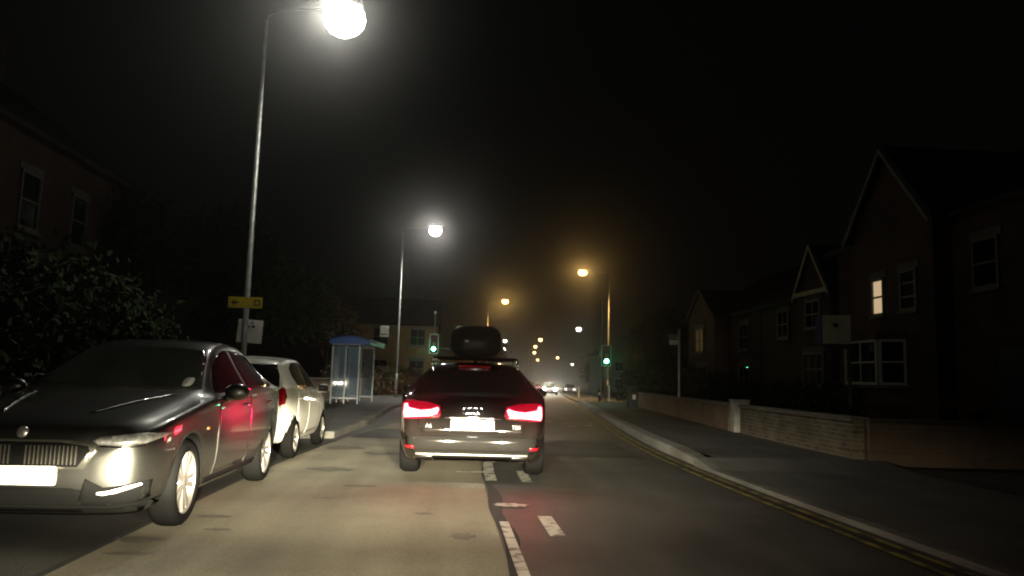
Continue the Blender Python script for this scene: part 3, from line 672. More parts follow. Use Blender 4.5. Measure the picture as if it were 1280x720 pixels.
    mb = MB(); mb.box((.12, o+4.209, 1.71), (.05,.012,.03), bev=.004); mb.build('seam', mat('box_seam', (.02,.02,.02), .4), rb)
    # lamps; the one-sided spot is added to redden the saloon's flank
    for sx in (-1, 1):
        light('brake_glow', 'AREA', (sx*.63, L/2+.06, .83), 3.2, (1,.02,.05), (sx*1.1, L/2+4, .3), .22, parent=root)
        if sx > 0: light('added_red_spot', 'SPOT', (sx*.99, L/2-.10, .86), 520, (1,.01,.08), (sx*3.0, L/2+1.4, .86), .12, 50, .9, parent=root)
        light('dipped_beam', 'SPOT', (sx*.66, -L/2-.05, .68), 900, WARM, (sx*.66+.3, -L/2-12, -.1), .05, 70, .8, parent=root)
    light('plate_lamp', 'AREA', (0, L/2+.12, .78), 5.0, (1,.95,.85), (0, L/2-.05, .66), .12, parent=root)
    return root
estate()

# --- small far cars
def far_car(name, label, lat, y, away, headlit=False, lit=True, scale=1.0, bright=1.0):
    o = empty(name, RP(lat, y, .012), (math.pi if away else 0)-head(y))
    tag(o, label, 'car', 'far cars along the road')
    paint = mat('far_car_paint', (.05,.05,.055), .3, .3, coat=1)
    B = Body(4.2, zb=P((0,.34),(.1,.2),(4.1,.2),(4.2,.4)), wl=P((0,.5),(.2,.74),(4.0,.76),(4.2,.5)), wb=P((0,.55),(.2,.76),(.6,.87),(3.6,.87),(4.0,.80),(4.2,.6)),
        zbelt=P((0,.55),(.2,.74),(1.2,.92),(3.6,1.0),(4.05,.95),(4.2,.6)), wr=P((0,.4),(.3,.7),(1.2,.7),(1.9,.58),(3.5,.56),(4.0,.6),(4.2,.4)), zc=P((0,.02),(1.2,.04),(2,.06),(3.6,.06),(4.2,.02)),
        zr=P((0,.62),(.1,.76),(.9,.95),(1.15,1.0),(1.9,1.42),(2.4,1.5),(3.3,1.45),(3.7,1.3),(4.0,1.05),(4.13,.9),(4.2,.65)))
    B.mesh('body', [paint, black_plastic], o, [(.86, -1.25, .31, .35), (.86, 1.25, .31, .35)])
    B.patch('windscreen', [(-.62,1.04),(-.5,1.38),(.5,1.38),(.62,1.04)], 'front', glass_m, o, h=.2)
    B.patch('rear_window', [(-.6,1.04),(-.5,1.36),(.5,1.36),(.6,1.04)], 'rear', glass_m, o, h=.2)
    B.sides('side_window', [(-.75,1.0),(-.2,1.36),(1.3,1.34),(1.5,1.03)], glass_m, o, h=.2)
    hm = mat('headlamp_lit%.2f' % bright, (.9,.9,.9), .3, emit=(1,.95,.82), estr=4000*bright) if headlit else lens_m
    B.fr2('headlight', [(.5,.62),(.5,.73),(.72,.78),(.76,.66)], 'front', hm, o, h=.2, off=.012)
    B.fr2('tail_light', [(.52,.84),(.52,.97),(.74,.97),(.74,.82)], 'rear', mat('far_tail_lit', (.3,.01,.01), .3, emit=(1,.10,.12), estr=6) if lit and away else red_lens, o, h=.2, off=.012)
    B.patch('number_plate', rrect(0, .55, .52, .12, .01), 'rear', plate_w, o, h=.3, off=.012)
    for sx in (-1, 1):
        for yy in (-1.25, 1.25): wheel(o, .865, yy, .31, .21, .2, 7, side=sx)
    if headlit and bright > .1:
        for sx in (-1, 1): light('dipped_beam', 'SPOT', (sx*.62, -2.18, .70), 420, WARM, (sx*.6, -40, 0), .06, 44, .9, parent=o)
    return o
far_car('far_car', 'far dark car with red tail lights just beyond the right side of the dark estate', -.3, 88, True)
far_car('far_car', 'farther dark car with red tail lights next to the white headlight glare', .15, 99, True)
far_car('far_car', 'oncoming car far down the road with dazzling white headlights', 2.1, 90, False, True, bright=.5)
far_car('far_car', 'parked car with dim headlights to the right of the dazzling oncoming car', 4.9, 112, False, True, bright=.005)

# ------------------------------------------------------------------ street lamps
grey_steel = mat('galvanised_steel', (.22,.22,.21), .5, .5, var=.3, vscale=6)
LEDC = (1.0, .98, .86); SODC = (1.0, .58, .17)
def street_lamp(label, base, h, arm, side, col, estr, power, ang=0, group='street lamps along the road', kind='led', size=1.0, bowl=None, throw=.4, reach=24):
    """column with a bracket arm reaching over the road; side=+1 arm to the right"""
    o = empty('street_lamp', base, ang); tag(o, label, 'street lamp', group)
    mb = MB(); mb.tube([(0,0,-.05),(0,0,1.3)], .085, 14); mb.tube([(0,0,1.3),(0,0,1.36),(0,0,h)], [.085,.062,.042], 14); mb.box((0,-.086,.7), (.1,.012,.5), bev=.004); mb.build('column', grey_steel, o)
    mb = MB(); mb.tube([(0,0,h-.02),(side*.04,0,h+.10),(side*.2,0,h+.2),(side*arm*.6,0,h+.28),(side*(arm-.25),0,h+.32)], [.042,.036,.032,.03,.03], 10); mb.build('arm', grey_steel, o)
    hx = side*arm; hz = h+.34
    mb = MB(); mb.prism([(-.42,-.09),(-.30,-.15),(.30,-.16),(.42,-.10),(.42,.10),(.30,.16),(-.30,.15),(-.42,.09)], 0, .085, Matrix.Translation((hx,0,hz)))
    mb.prism([(-.36,-.07),(.26,-.1),(.26,.1),(-.36,.07)], .085, .12, Matrix.Translation((hx,0,hz)))
    ln = mb.build('lantern', mat('lantern_grey', (.3,.3,.3), .5), o)
    em = mat('lens_%s_%d' % (kind, int(estr)), (.9,.9,.85), .3, emit=col, estr=estr)
    mb = MB(); dz = bowl or (.30 if kind == 'led' else .24)
    M = Matrix.Translation((hx+side*.03,0,hz-.004-.72*dz)) @ Matrix.Diagonal((.34*size,.26*size,dz,1))  # lens enlarged beyond a real lantern's so its disc imitates glare
    mb.lathe([(0,-1),(.35,-.94),(.7,-.72),(.92,-.4),(1,0),(.92,.4),(.7,.72),(0,.73)], M, 24)
    mb.build('lens', em, ln)
    if power:
        l = light('lamp_light', 'SPOT', (hx+side*.03, 0, hz-1.75*dz-.03), power, col, (hx+side*.03, 0, 0), .15, 128, .6, parent=o)
        # road lanterns throw most of their light along the carriageway, both ways
        for sy in (-1, 1): light('road_throw', 'SPOT', (hx+side*.03, sy*(.26*size+.04), hz-.72*dz), power*throw, col, (hx+side*.03, sy*reach, hz-8.3), .10, 40, 1.0, parent=o)
    return o
street_lamp('nearest and brightest white street lamp on the tall column behind the grey saloon', (-4.44, 17, .12), 9.05, 1.75, 1, LEDC, 12, 800, -head(17), size=1.4, bowl=.42, throw=3.8, reach=17)
street_lamp('second white street lamp, with the column just beyond the bus shelter', RP(-6.3, 42, .12), 9.0, 1.75, 1, LEDC, 16, 2400, -head(42))
street_lamp('orange street lamp on the left whose column stands behind the black roof box', RP(-4.35, 78, .12), 9.1, 1.7, 1, SODC, 9, 4200, -head(78), kind='sodium', throw=.16, reach=46)
street_lamp('orange street lamp on the right with its arm over the road by the green signal', (11.75, 57, .1), 9.2, 2.0, -1, SODC, 9, 4500, -head(57), kind='sodium', throw=.13, reach=40)
for lab, base, h, sd, c_, e in (
    ('topmost of the four stacked far orange lamps', (14.6,141,-.8), 9.4, 1, SODC, 14),
    ('second from top of the four stacked far orange lamps', (16.9,170,-1.0), 9.6, 1, SODC, 14),
    ('third from top of the four stacked far orange lamps', (19.2,193,-1.3), 9.4, 1, SODC, 14),
    ('lowest of the four stacked far orange lamps', (25.6,242,-1.8), 9.4, 1, SODC, 14),
    ('far white lamp high on a pale column left of the telegraph pole', (20.3,111.7,-.5), 9.3, -1, LEDC, 20),
    ('far orange lamp alone above the dazzling oncoming car', (31.2,212,-1.5), 9.1, -1, SODC, 14),
    ('tiny farthest lamp low to the right of the lone orange one', (48,292,-2.2), 9.9, -1, LEDC, 25),
    ('far pale lamp, the upper of two just right of the roof box', (8.6,148,-.9), 9.4, 1, LEDC, 18),
    ('far pale lamp, the lower of two just right of the roof box', (10.6,179,-1.2), 9.4, 1, LEDC, 25)):
    street_lamp(lab, base, h, 1.7, sd, c_, e, 0, -.13, kind='led' if c_ is LEDC else 'sodium', size=.95, bowl=.30)

# ------------------------------------------------------------------ traffic signals
def signal(label, base, hz, tall=None, arm=False):
    o = empty('traffic_signal', base, -head(base[1])*.5); tag(o, label, 'traffic light', 'traffic signals at the crossing')
    blk = mat('signal_black', (.02,.02,.02), .5)
    top = tall or hz+.75
    mb = MB(); mb.tube([(0,.22,-.05),(0,.22,top)], .055, 12); mb.build('post', grey_steel, o)
    mb = MB(); mb.box((0,.06,hz+.33), (.56,.025,1.22), bev=.01); bp = mb.build('backing_board', blk, o)
    mb = MB()
    for (a, b, c, d) in ((0,.925,.56,.035),(0,-.265,.56,.035)): mb.box((a,.04,hz+b), (c,.012,d))
    for sx in (-1, 1): mb.box((sx*.265,.04,hz+.33), (.03,.012,1.16))
    mb.build('white_border', mat('white_border', (.8,.8,.78), .5), bp)
    mb = MB(); mb.box((0,-.04,hz+.33), (.30,.17,.98), bev=.03); mb.build('signal_head', blk, o)
    for k, (nm, colr, on) in enumerate((('green_lamp', (0,.9,.35), True), ('amber_lamp', (.25,.12,.01), False), ('red_lamp', (.22,.01,.01), False))):
        z = hz+k*.32; M = Matrix.Translation((0,-.125,z)) @ Matrix.Rotation(R(90), 4, 'X')
        m = mat('green_lit', (.05,.6,.3), .3, emit=(.10,1.0,.46), estr=60) if on else mat(nm+'_off', colr, .3)
        mb = MB(); mb.lathe([(0,.035),(.06,.03),(.10,.015),(.125,-.005)], M, 20); l = mb.build(nm, m, o)
        mb = MB(); mb.tube([], .1) if False else None
        vs = []; fs = []
        for q in range(13):
            a = math.pi*q/12; vs += [(.115*math.cos(a), -.12, z+.115*math.sin(a)), (.115*math.cos(a), -.30, z+.02+.10*math.sin(a))]
        for q in range(12): fs.append((2*q, 2*q+2, 2*q+3, 2*q+1))
        mb.add(vs, fs, 0, True); mb.build('visor', blk, l)
    light('signal_glow', 'POINT', (0,-.34,hz), 5, (.08,1,.42), None, .09, parent=o)
    if tall:
        mb = MB(); mb.lathe([(0,.09),(.06,.06),(.08,0),(.06,-.06),(0,-.09)], Matrix.Translation((0,.22,tall+.05)), 14); mb.build('detector', mat('detector_white', (.75,.75,.72), .4), o)
    if arm:
        mb = MB(); mb.box((0,.22,hz+.06), (2.0,.05,.05)); mb.build('cross_bar', grey_steel, o)
    return o
signal('green traffic light on the left, with a tall thin mast above its head', (-1.08, 49, .12), 2.92, 5.2, True)
signal('green traffic light on the right beside the telegraph pole', (9.15, 45, .12), 2.38)

# telegraph pole, posts, bin, bollards
o = empty('telegraph_pole', (9.82, 50, .1)); tag(o, 'plain wooden pole standing left of the orange lamp column on the right', 'pole')
mb = MB(); mb.tube([(0,0,-.1),(.02,0,6.6)], [.14,.10], 12); mb.build('pole', mat('old_wood', (.16,.12,.08), .85, var=.4, vscale=4, stretch=(6,6,.4)), o)
mb = MB(); mb.box((0,-.12,3.0), (.30,.02,.42), bev=.01); mb.build('notice_plate', mat('plate_grey', (.25,.25,.24), .5), o)
def bollard(label, X, Y, h, m, refl=None):
    o = empty('bollard', (X, Y, zg(Y)+.11)); tag(o, label, 'bollard', 'bollards by the crossing')
    mb = MB(); mb.lathe([(.07,0),(.06,.05),(.055,h-.1),(.065,h-.06),(.05,h),(0,h+.02)], n=16); mb.build('post', m, o)
    mb = MB(); mb.lathe([(.0575,h-.3),(.061,h-.29),(.061,h-.19),(.0575,h-.18)], n=16); mb.build('reflector_band', refl or plate_w, o)
whitep = mat('white_paint', (.75,.75,.72), .5, var=.15, vscale=8)
bollard('slim pale bollard at the foot of the orange lamp column', 10.1, 48.6, .95, whitep)
bollard('slim dark bollard with a red band right of the pale one', 10.7, 48.8, .85, black_plastic, red_lens)
bollard('white topped bollard just left of the telegraph pole', 9.15, 47.0, .7, black_plastic)
bollard('pale bollard farther along the right pavement, left of the white topped one', 10.4, 62.0, .9, whitep)
o = empty('litter_bin', (8.35, 35, .13)); tag(o, 'dark litter bin with a pale label on the right pavement', 'litter bin')
mb = MB(); mb.prism(rrect(0,0,.44,.40,.06), 0, .78); mb.build('bin_body', mat('bin_dark', (.02,.025,.022), .5), o)
mb = MB(); mb.prism(rrect(0,0,.48,.44,.07), .86, .93); mb.prism(rrect(0,0,.42,.38,.15), .93, .98); 
for sx in (-1,1): mb.box((sx*.19,0,.82), (.03,.34,.09))
mb.build('bin_hood', mat('bin_dark2', (.02,.025,.022), .5), o)
mb = MB(); mb.box((.03,-.205,.50), (.15,.008,.22)); mb.build('bin_label', plate_w, o)

# bus stop pole on the right
o = empty('bus_stop_pole', (7.97, 26.5, .13)); tag(o, 'bus stop pole with a pale double flag on the right pavement before the wall', 'bus stop')
mb = MB(); mb.tube([(0,0,-.05),(0,0,3.06)], .040, 12); mb.lathe([(.09,0),(.085,.02),(.045,.03)], n=16); mb.build('pole', mat('pale_grey_pole', (.55,.55,.52), .5, .2), o)
mb = MB(); mb.box((-.19,0,2.77), (.32,.022,.17), bev=.004); mb.build('upper_flag', mat('flag_grey', (.30,.31,.30), .45, var=.3, vscale=20), o)
mb = MB(); mb.box((-.19,0,2.575), (.32,.022,.16), bev=.004); mb.build('lower_flag', mat('flag_white', (.62,.64,.62), .45), o)
mb = MB(); mb.box((-.21,-.0125,2.79), (.22,.003,.028)); mb.box((-.21,-.0125,2.745), (.16,.003,.018)); mb.build('flag_mark', mat('mark_dark', (.05,.05,.06), .5), o)

# bus stop flag and its bracket fixed on the second lamp column
o = empty('bus_stop_flag', (-2.86, 41.85, 3.35)); tag(o, 'small white bus stop flag bracketed from the second lamp column above the shelter', 'sign')
mb = MB(); mb.box((-.74,0,.28), (.46,.03,.58), bev=.01); mb.build('flag_panel', mat('flag_panel_white', (.86,.86,.84), .5), o)
mb = MB(); mb.box((-.74,-.017,.13), (.36,.004,.06)); mb.build('flag_mark', mat('mark_dark2', (.08,.08,.08), .5), o)
mb = MB(); mb.box((-.26,.0,.45), (.54,.02,.03)); mb.box((-.26,.0,.12), (.54,.02,.03)); mb.build('bracket', grey_steel, o)

# signs on the near lamp column
o = empty('direction_sign', (-4.44, 16.90, 2.72)); tag(o, 'yellow temporary direction sign strapped across the nearest lamp column', 'sign')
mb = MB(); mb.box((0,-.01,0), (.72,.012,.235), bev=.004); mb.build('sign_plate', mat('sign_yellow', (.45,.36,.02), .5, var=.12, vscale=14), o)
dk = mat('sign_black', (.03,.03,.03), .5)
mb = MB(); mb.prism([(-.30,0),(-.22,.07),(-.22,.025),(-.15,.025),(-.15,-.025),(-.22,-.025),(-.22,-.07)], .017, .021, Matrix.Rotation(R(90),4,'X')); mb.build('arrow_mark', dk, o)
mb = MB(); mb.box((.25,-.018,0), (.13,.004,.13)); mb.box((.25,-.021,.0), (.07,.004,.07), mi=1); mb.build('square_mark', [dk, mat('sign_yellow2', (.40,.32,.02), .5)], o)
mb = MB(); mb.box((0,.06,0), (.15,.11,.04)); mb.build('clamp', grey_steel, o)
o = empty('notice_board', (-4.36, 17.12, 2.12), R(-4)); tag(o, 'white square notice fixed behind the nearest lamp column, under the yellow sign', 'sign')
mb = MB(); mb.box((0,0,0), (.54,.015,.50), bev=.004, ry=R(3)); mb.build('notice_panel', mat('notice_white', (.75,.76,.76), .5, var=.12, vscale=4), o)
mb = MB(); mb.box((.07,-.010,.10), (.06,.005,.055)); mb.box((.045,-.010,.185), (.05,.005,.03)); mb.build('notice_mark', dk, o)
mb = MB(); mb.box((-.07,-.03,.1), (.15,.05,.04)); mb.build('clamp', grey_steel, o)

# ------------------------------------------------------------------ bus shelter
def shelter():
    o = empty('bus_shelter', (-4.62, 30.9, .125), -math.atan(.068)); tag(o, 'glass bus shelter with a curved blue roof on the left pavement', 'bus shelter')
    fr = mat('shelter_frame', (.30,.33,.35), .45, .5); Lx, Ly, H = 1.05, 3.4, 2.35
    gl = bpy.data.materials.new('shelter_glass'); gl.use_nodes = True; b = gl.node_tree.nodes['Principled BSDF']
    b.inputs['Base Color'].default_value = (.11,.16,.21,1); b.inputs['Roughness'].default_value = .05; b.inputs['Alpha'].default_value = .34; b.inputs['Specular IOR Level'].default_value = .8
    mb = MB()
    for x, y in ((0,0),(Lx,0),(0,Ly/3),(0,2*Ly/3),(0,Ly),(Lx,Ly)): mb.box((x,y,H/2), (.06,.06,H), bev=.01)
    for y in (0, Ly): mb.box((Lx/2,y,H-.03), (Lx,.05,.06)); mb.box((Lx/2,y,.22), (Lx,.04,.05)); mb.box((Lx*.5,y,H*.5), (.035,.035,H))
    mb.box((0,Ly/2,H-.03), (.05,Ly,.06)); mb.box((0,Ly/2,.22), (.04,Ly,.05)); mb.box((Lx,Ly/2,H-.03), (.05,Ly,.06))
    mb.build('frame', fr, o)
    for y in (0, Ly):
        for k in range(2):
            mb = MB(); mb.box((.03+Lx/4+k*Lx/2,y,1.27), (Lx/2-.06,.012,2.0)); mb.build('end_pane', gl, o)
    for k in range(3): mb = MB(); mb.box((0,Ly/6+k*Ly/3,1.27), (.012,Ly/3-.08,2.0)); mb.build('back_pane', gl, o)
    blue = mat('shelter_blue', (.02,.055,.18), .35, var=.2, vscale=5)
    mb = MB(); n = 16; vs = []; fs = []
    for k in range(n+1):
        t = k/n; x = -.12+t*(Lx+.55); z = H+.08+0.22*math.sin(math.pi*(.12+.8*t))
        for y in (-.22, Ly+.22): vs += [(x,y,z), (x,y,z-.05)]
    for k in range(n):
        a = 4*k; fs += [(a,a+4,a+6,a+2),(a+1,a+3,a+7,a+5),(a,a+1,a+5,a+4),(a+2,a+6,a+7,a+3)]
    fs += [(0,2,3,1),(4*n,4*n+1,4*n+3,4*n+2)]
    mb.add(vs, fs, 0, True); mb.build('roof', blue, o)
    mb = MB()
    poly = [(-.10,H-.02)]+[(-.12+t/12*(Lx+.55), H+.02+0.22*math.sin(math.pi*(.12+.8*t/12))) for t in range(13)]+[(Lx+.40,H-.02)]
    for y in (-.19, Ly+.16): mb.prism(poly, -y-.02, -y+.02, Matrix.Rotation(R(90),4,'X'))
    mb.box((Lx+.38, Ly/2, H+.08), (.05, Ly+.36, .22), bev=.01)
    mb.build('fascia', blue, o)
    mb = MB(); mb.box((.22,Ly*.55,.5), (.28,2.4,.04), bev=.01)
    for y in (Ly*.32, Ly*.78): mb.box((.2,y,.25), (.05,.05,.5))
    mb.build('bench', mat('bench_red', (.10,.03,.03), .5), o)
    mb = MB(); mb.box((.04,Ly*.17,1.35), (.03,.8,1.1), bev=.008); mb.build('timetable_case', mat('timetable_paper', (.28,.29,.28), .3, coat=.6, var=.25, vscale=9), o)
shelter()

# ------------------------------------------------------------------ walls
def wall_run(label, pts, h, th, m, cap, name='garden_wall', piers=()):
    o = empty(name, (pts[0][0], pts[0][1], 0)); tag(o, label, 'wall')
    b = Vector((pts[0][0], pts[0][1], 0))
    def sweep(mb, w, z0, z1):
        P2 = [Vector((p[0], p[1], 0))-b for p in pts]; L_ = []; R_ = []
        for i, p in enumerate(P2):
            t1 = (P2[min(i+1, len(P2)-1)]-p); t0 = (p-P2[max(i-1, 0)])
            t0 = t0.normalized() if t0.length else t1.normalized(); t1 = t1.normalized() if t1.length else t0
            t = (t0+t1).normalized(); nn = Vector((-t.y, t.x, 0)); k = 1/max(.5, nn.dot(Vector((-t0.y, t0.x, 0))))
            L_.append(p+nn*w/2*k); R_.append(p-nn*w/2*k)
        vs = []; fs = []; n = len(P2)
        for i in range(n):
            zz = zg(pts[i][1])
            vs += [(L_[i].x,L_[i].y,z0+zz),(L_[i].x,L_[i].y,z1+zz),(R_[i].x,R_[i].y,z1+zz),(R_[i].x,R_[i].y,z0+zz)]
        for i in range(n-1):
            a = 4*i; fs += [(a,a+1,a+5,a+4),(a+1,a+2,a+6,a+5),(a+2,a+3,a+7,a+6),(a+3,a,a+4,a+7)]
        fs += [(0,3,2,1),(4*n-4,4*n-3,4*n-2,4*n-1)]
        mb.add(vs, fs)
    mb = MB(); sweep(mb, th, -.2, h-.07); mb.build('brickwork', m, o)
    mb = MB(); sweep(mb, th+.08, h-.07, h); mb.build('coping', cap, o)
    return o
stone = brick('wall_brick', (.17,.125,.075), (.31,.25,.155), (.36,.33,.26), 1)
dark_brick = brick('dark_wall_brick', (.20,.13,.085), (.24,.16,.105), (.2,.17,.14), 1)
cap_m = mat('coping_stone', (.26,.24,.19), .85, var=.4, vscale=3)
wall_run('low buff brick garden wall along the right pavement, nearer than the pale gate pier', [(6.52+cx(y), y) for y in (12.1, 13.5, 15, 16.5, 18.3)], .80, .24, stone, cap_m)
wall_run('low dark brick wall running off to the right from the near wall corner', [(6.68, 12.05), (9, 12.0), (13, 11.95), (20, 11.9), (28, 11.8)], .78, .24, dark_brick, mat('coping_dark', (.12,.10,.08), .9, var=.4, vscale=3))
wall_run('low red and buff brick garden wall on the right, beyond the pale gate pier', [(6.42+cx(y), y) for y in (19.1, 20.5, 22, 24, 26, 28, 30, 33, 36, 40)], .82, .24, brick('red_wall_brick', (.26,.13,.08), (.30,.21,.13), (.26,.23,.18), 1), cap_m)
o = empty('gate_pier', (6.50+cx(18.7), 18.72, .1), -head(18.7)); tag(o, 'pale painted gate pier standing between two lengths of low wall', 'gate pier')
mb = MB(); mb.box((0,0,.35), (.38,.38,.84), bev=.012); mb.build('pier', mat('pier_paint', (.62,.60,.54), .7, var=.3, vscale=5), o)
mb = MB(); mb.box((0,0,.79), (.42,.42,.05), bev=.012); mb.build('pier_cap', mat('pier_cap', (.5,.48,.43), .8, var=.3, vscale=5), o)
wall_run('brick garden wall behind the bus shelter on the left', [(-8.35+min(cx(y), 3.5), y) for y in (2, 8, 14, 20, 27, 34, 41, 48, 54)], 1.1, .24, dark_brick, cap_m)

# ------------------------------------------------------------------ houses
slate = mat('roof_slate', (.035,.036,.04), .7, var=.5, vscale=3, bump=.5, bscale=14)
frame_w = mat('window_frame_white', (.17,.165,.145), .5)
pane_d = mat('window_pane', (.01,.011,.012), .05, spec=.6)
curtain = mat('lit_curtain', (.7,.55,.35), .8, emit=(1,.72,.42), estr=.55, var=.4, vscale=3)
def window(par, c, w, h, nrm, cols=2, bars=1, lit=None, name='window'):
    """framed window on a wall; c is the centre on the wall face, nrm the outward normal (xy)"""
    nx, ny = nrm; t = Vector((-ny, nx, 0)); n_ = Vector((nx, ny, 0)); c = Vector(c); rz = math.atan2(t.y, t.x)
    mb = MB()
    for s in (-1, 1): mb.box(c+t*s*(w/2-.035)+n_*.02, (.07,.09,h), rz); mb.box(c+Vector((0,0,s*(h/2-.035)))+n_*.021, (w,.09,.07), rz)
    for k in range(1, cols): mb.box(c+t*(w*k/cols-w/2)+n_*.02, (.05,.07,h), rz)
    for k in range(1, bars+1): mb.box(c+Vector((0,0,h*k/(bars+1)-h/2))+n_*.023, (w,.07,.05), rz)
    f = mb.build(name, frame_w if name == 'window' else mat('bay_frame', (.75,.74,.68), .5), par)
    mb = MB(); mb.box(c+n_*.012, (w-.05,.02,h-.05), rz); mb.build('pane', lit or pane_d, f)
    mb = MB(); mb.box(c+Vector((0,0,-h/2-.05))+n_*.05, (w+.16,.16,.08), rz); mb.build('sill', cap_m, f)
    mb = MB(); mb.box(c+Vector((0,0,h/2+.10))+n_*.01, (w+.2,.05,.2), rz); mb.build('lintel', mat('lintel_stone', (.20,.19,.165), .8, var=.2, vscale=4), f)
    return f
def gable_block(mb, x0, x1, y0, y1, eave, apex, axis):
    """walls with gable ends; axis = direction of the ridge"""
    if axis == 'x':
        m = (y0+y1)/2; prof = [(y0,-.1),(y1,-.1),(y1,eave),(m,apex),(y0,eave)]
        vs = [(x, a, b) for x in (x0, x1) for a, b in prof]
    else:
        m = (x0+x1)/2; prof = [(x0,-.1),(x1,-.1),(x1,eave),(m,apex),(x0,eave)]
        vs = [(a, y, b) for y in (y0, y1) for a, b in prof]
    fs = [(0,1,2,3,4),(9,8,7,6,5)]+[(i,(i+1) % 5,5+(i+1) % 5,5+i) for i in range(5)]
    mb.add(vs, fs)
def roof_planes(mb, x0, x1, y0, y1, eave, apex, axis, over=.25, th=.12):
    def slab(a, b, c, d):
        a, b, c, d = map(Vector, (a, b, c, d)); n = (b-a).cross(d-a).normalized(); n = n if n.z > 0 else -n
        lo = [p+n*.015 for p in (a, b, c, d)]; up = [p+n*(th+.015) for p in (a, b, c, d)]
        mb.add(lo+up, [(0,1,2,3),(7,6,5,4),(0,4,5,1),(1,5,6,2),(2,6,7,3),(3,7,4,0)])
    if axis == 'x':
        m = (y0+y1)/2; k = (apex-eave)/(m-y0)
        for e, s in ((y0, -1), (y1, 1)): slab((x0-over,e+s*over,eave-k*over),(x1+over,e+s*over,eave-k*over),(x1+over,m,apex),(x0-over,m,apex))
    else:
        m = (x0+x1)/2; k = (apex-eave)/(m-x0)
        for e, s in ((x0, -1), (x1, 1)): slab((e+s*over,y0-over,eave-k*over),(e+s*over,y1+over,eave-k*over),(m,y1+over,apex),(m,y0-over,apex))
def barge(mb, x, y0, y1, eave, apex, w=.16, over=.25):
    m = (y0+y1)/2; k = (apex-eave)/(m-y0)
    for e, s in ((y0, -1), (y1, 1)):
        a = Vector((x, e+s*over, eave-k*over)); b = Vector((x, m, apex)); d = (b-a).normalized(); n = Vector((0, -d.z*s*-1, d.y*s*-1))
        up = Vector((0,0,w))
        vs = [a-up, b-up, b, a]; vs = [p+Vector((dx,0,0)) for dx in (-.04, .0) for p in vs]
        mb.add(vs, [(0,1,2,3),(7,6,5,4),(0,4,5,1),(1,5,6,2),(2,6,7,3),(3,7,4,0)])
def chimney(par, x, y, z0, z1):
    mb = MB(); mb.box((x,y,(z0+z1)/2), (.7,.9,z1-z0)); mb.box((x,y,z1+.05), (.84,1.04,.12))
    for s in (-.25, .25): mb.lathe([(.12,0),(.10,.35),(.12,.4)], Matrix.Translation((x,y+s,z1+.1)), 12)
    mb.build('chimney', house_brick, par)
house_brick = brick('house_brick', (.12,.062,.042), (.15,.082,.055), (.12,.10,.085), 1)
# gabled brick house with the lit window
h = empty('gabled_house', (0,0,0)); tag(h, 'tall gabled brick house on the right with one lit upstairs window', 'house')
mb = MB(); gable_block(mb, 12.0, 16, 18.25, 22.0, 5.85, 7.95, 'x'); gable_block(mb, 12.5, 22, 13.4, 24.0, 5.7, 8.6, 'y'); mb.build('wall', house_brick, h)
mb = MB(); roof_planes(mb, 12.0, 17, 18.25, 22.0, 5.85, 7.95, 'x'); roof_planes(mb, 12.5, 22, 13.4, 24.0, 5.7, 8.6, 'y'); rf = mb.build('roof', slate, h)
mb = MB(); barge(mb, 11.76, 18.25, 22.0, 5.85, 7.98); mb.build('bargeboard', mat('barge_grey', (.30,.28,.24), .7, var=.3, vscale=3), rf)
chimney(rf, 16.5, 19, 7.4, 9.6)
window(h, (12.0, 20.75, 3.85), .62, 1.05, (-1,0), 1, 1, lit=curtain)
window(h, (12.0, 19.3, 3.9), .75, 1.1, (-1,0), 1, 2)
# bay window
mb = MB(); bayp = [(12.0,22.0),(11.45,21.6),(11.45,19.9),(12.0,19.5)]
mb.prism(bayp, .1, 1.38); mb.prism([(12.0,22.1),(11.36,21.66),(11.36,19.84),(12.0,19.4)], 2.62, 2.80); bw = mb.build('bay', house_brick, h)
for (a, b) in zip(bayp[:-1], bayp[1:]):
    a = Vector((a[0],a[1],0)); b = Vector((b[0],b[1],0)); d = (b-a); n_ = Vector((d.y,-d.x,0)).normalized(); n_ = n_ if n_.x < 0 else -n_
    c = (a+b)/2; window(h, (c.x, c.y, 2.0), d.length-.02, 1.22, (n_.x, n_.y), 2 if d.length > 1 else 1, 1, name='bay_window')
mb = MB(); mb.prism([(12.0,22.05),(11.39,21.63),(11.39,19.87),(12.0,19.45)], 2.60, 2.62); mb.build('bay_roof', slate, h)
mb = MB(); mb.box((12.47,16.2,1.2), (.05,.95,2.1)); mb.build('door', mat('door_dark', (.03,.04,.035), .4), h)
window(h, (12.5, 14.6, 4.3), 1.1, 1.2, (-1,0), 2, 1); window(h, (12.5, 17.0, 4.3), .9, 1.2, (-1,0), 1, 1); window(h, (12.5, 14.6, 1.9), 1.3, 1.3, (-1,0), 2, 1)
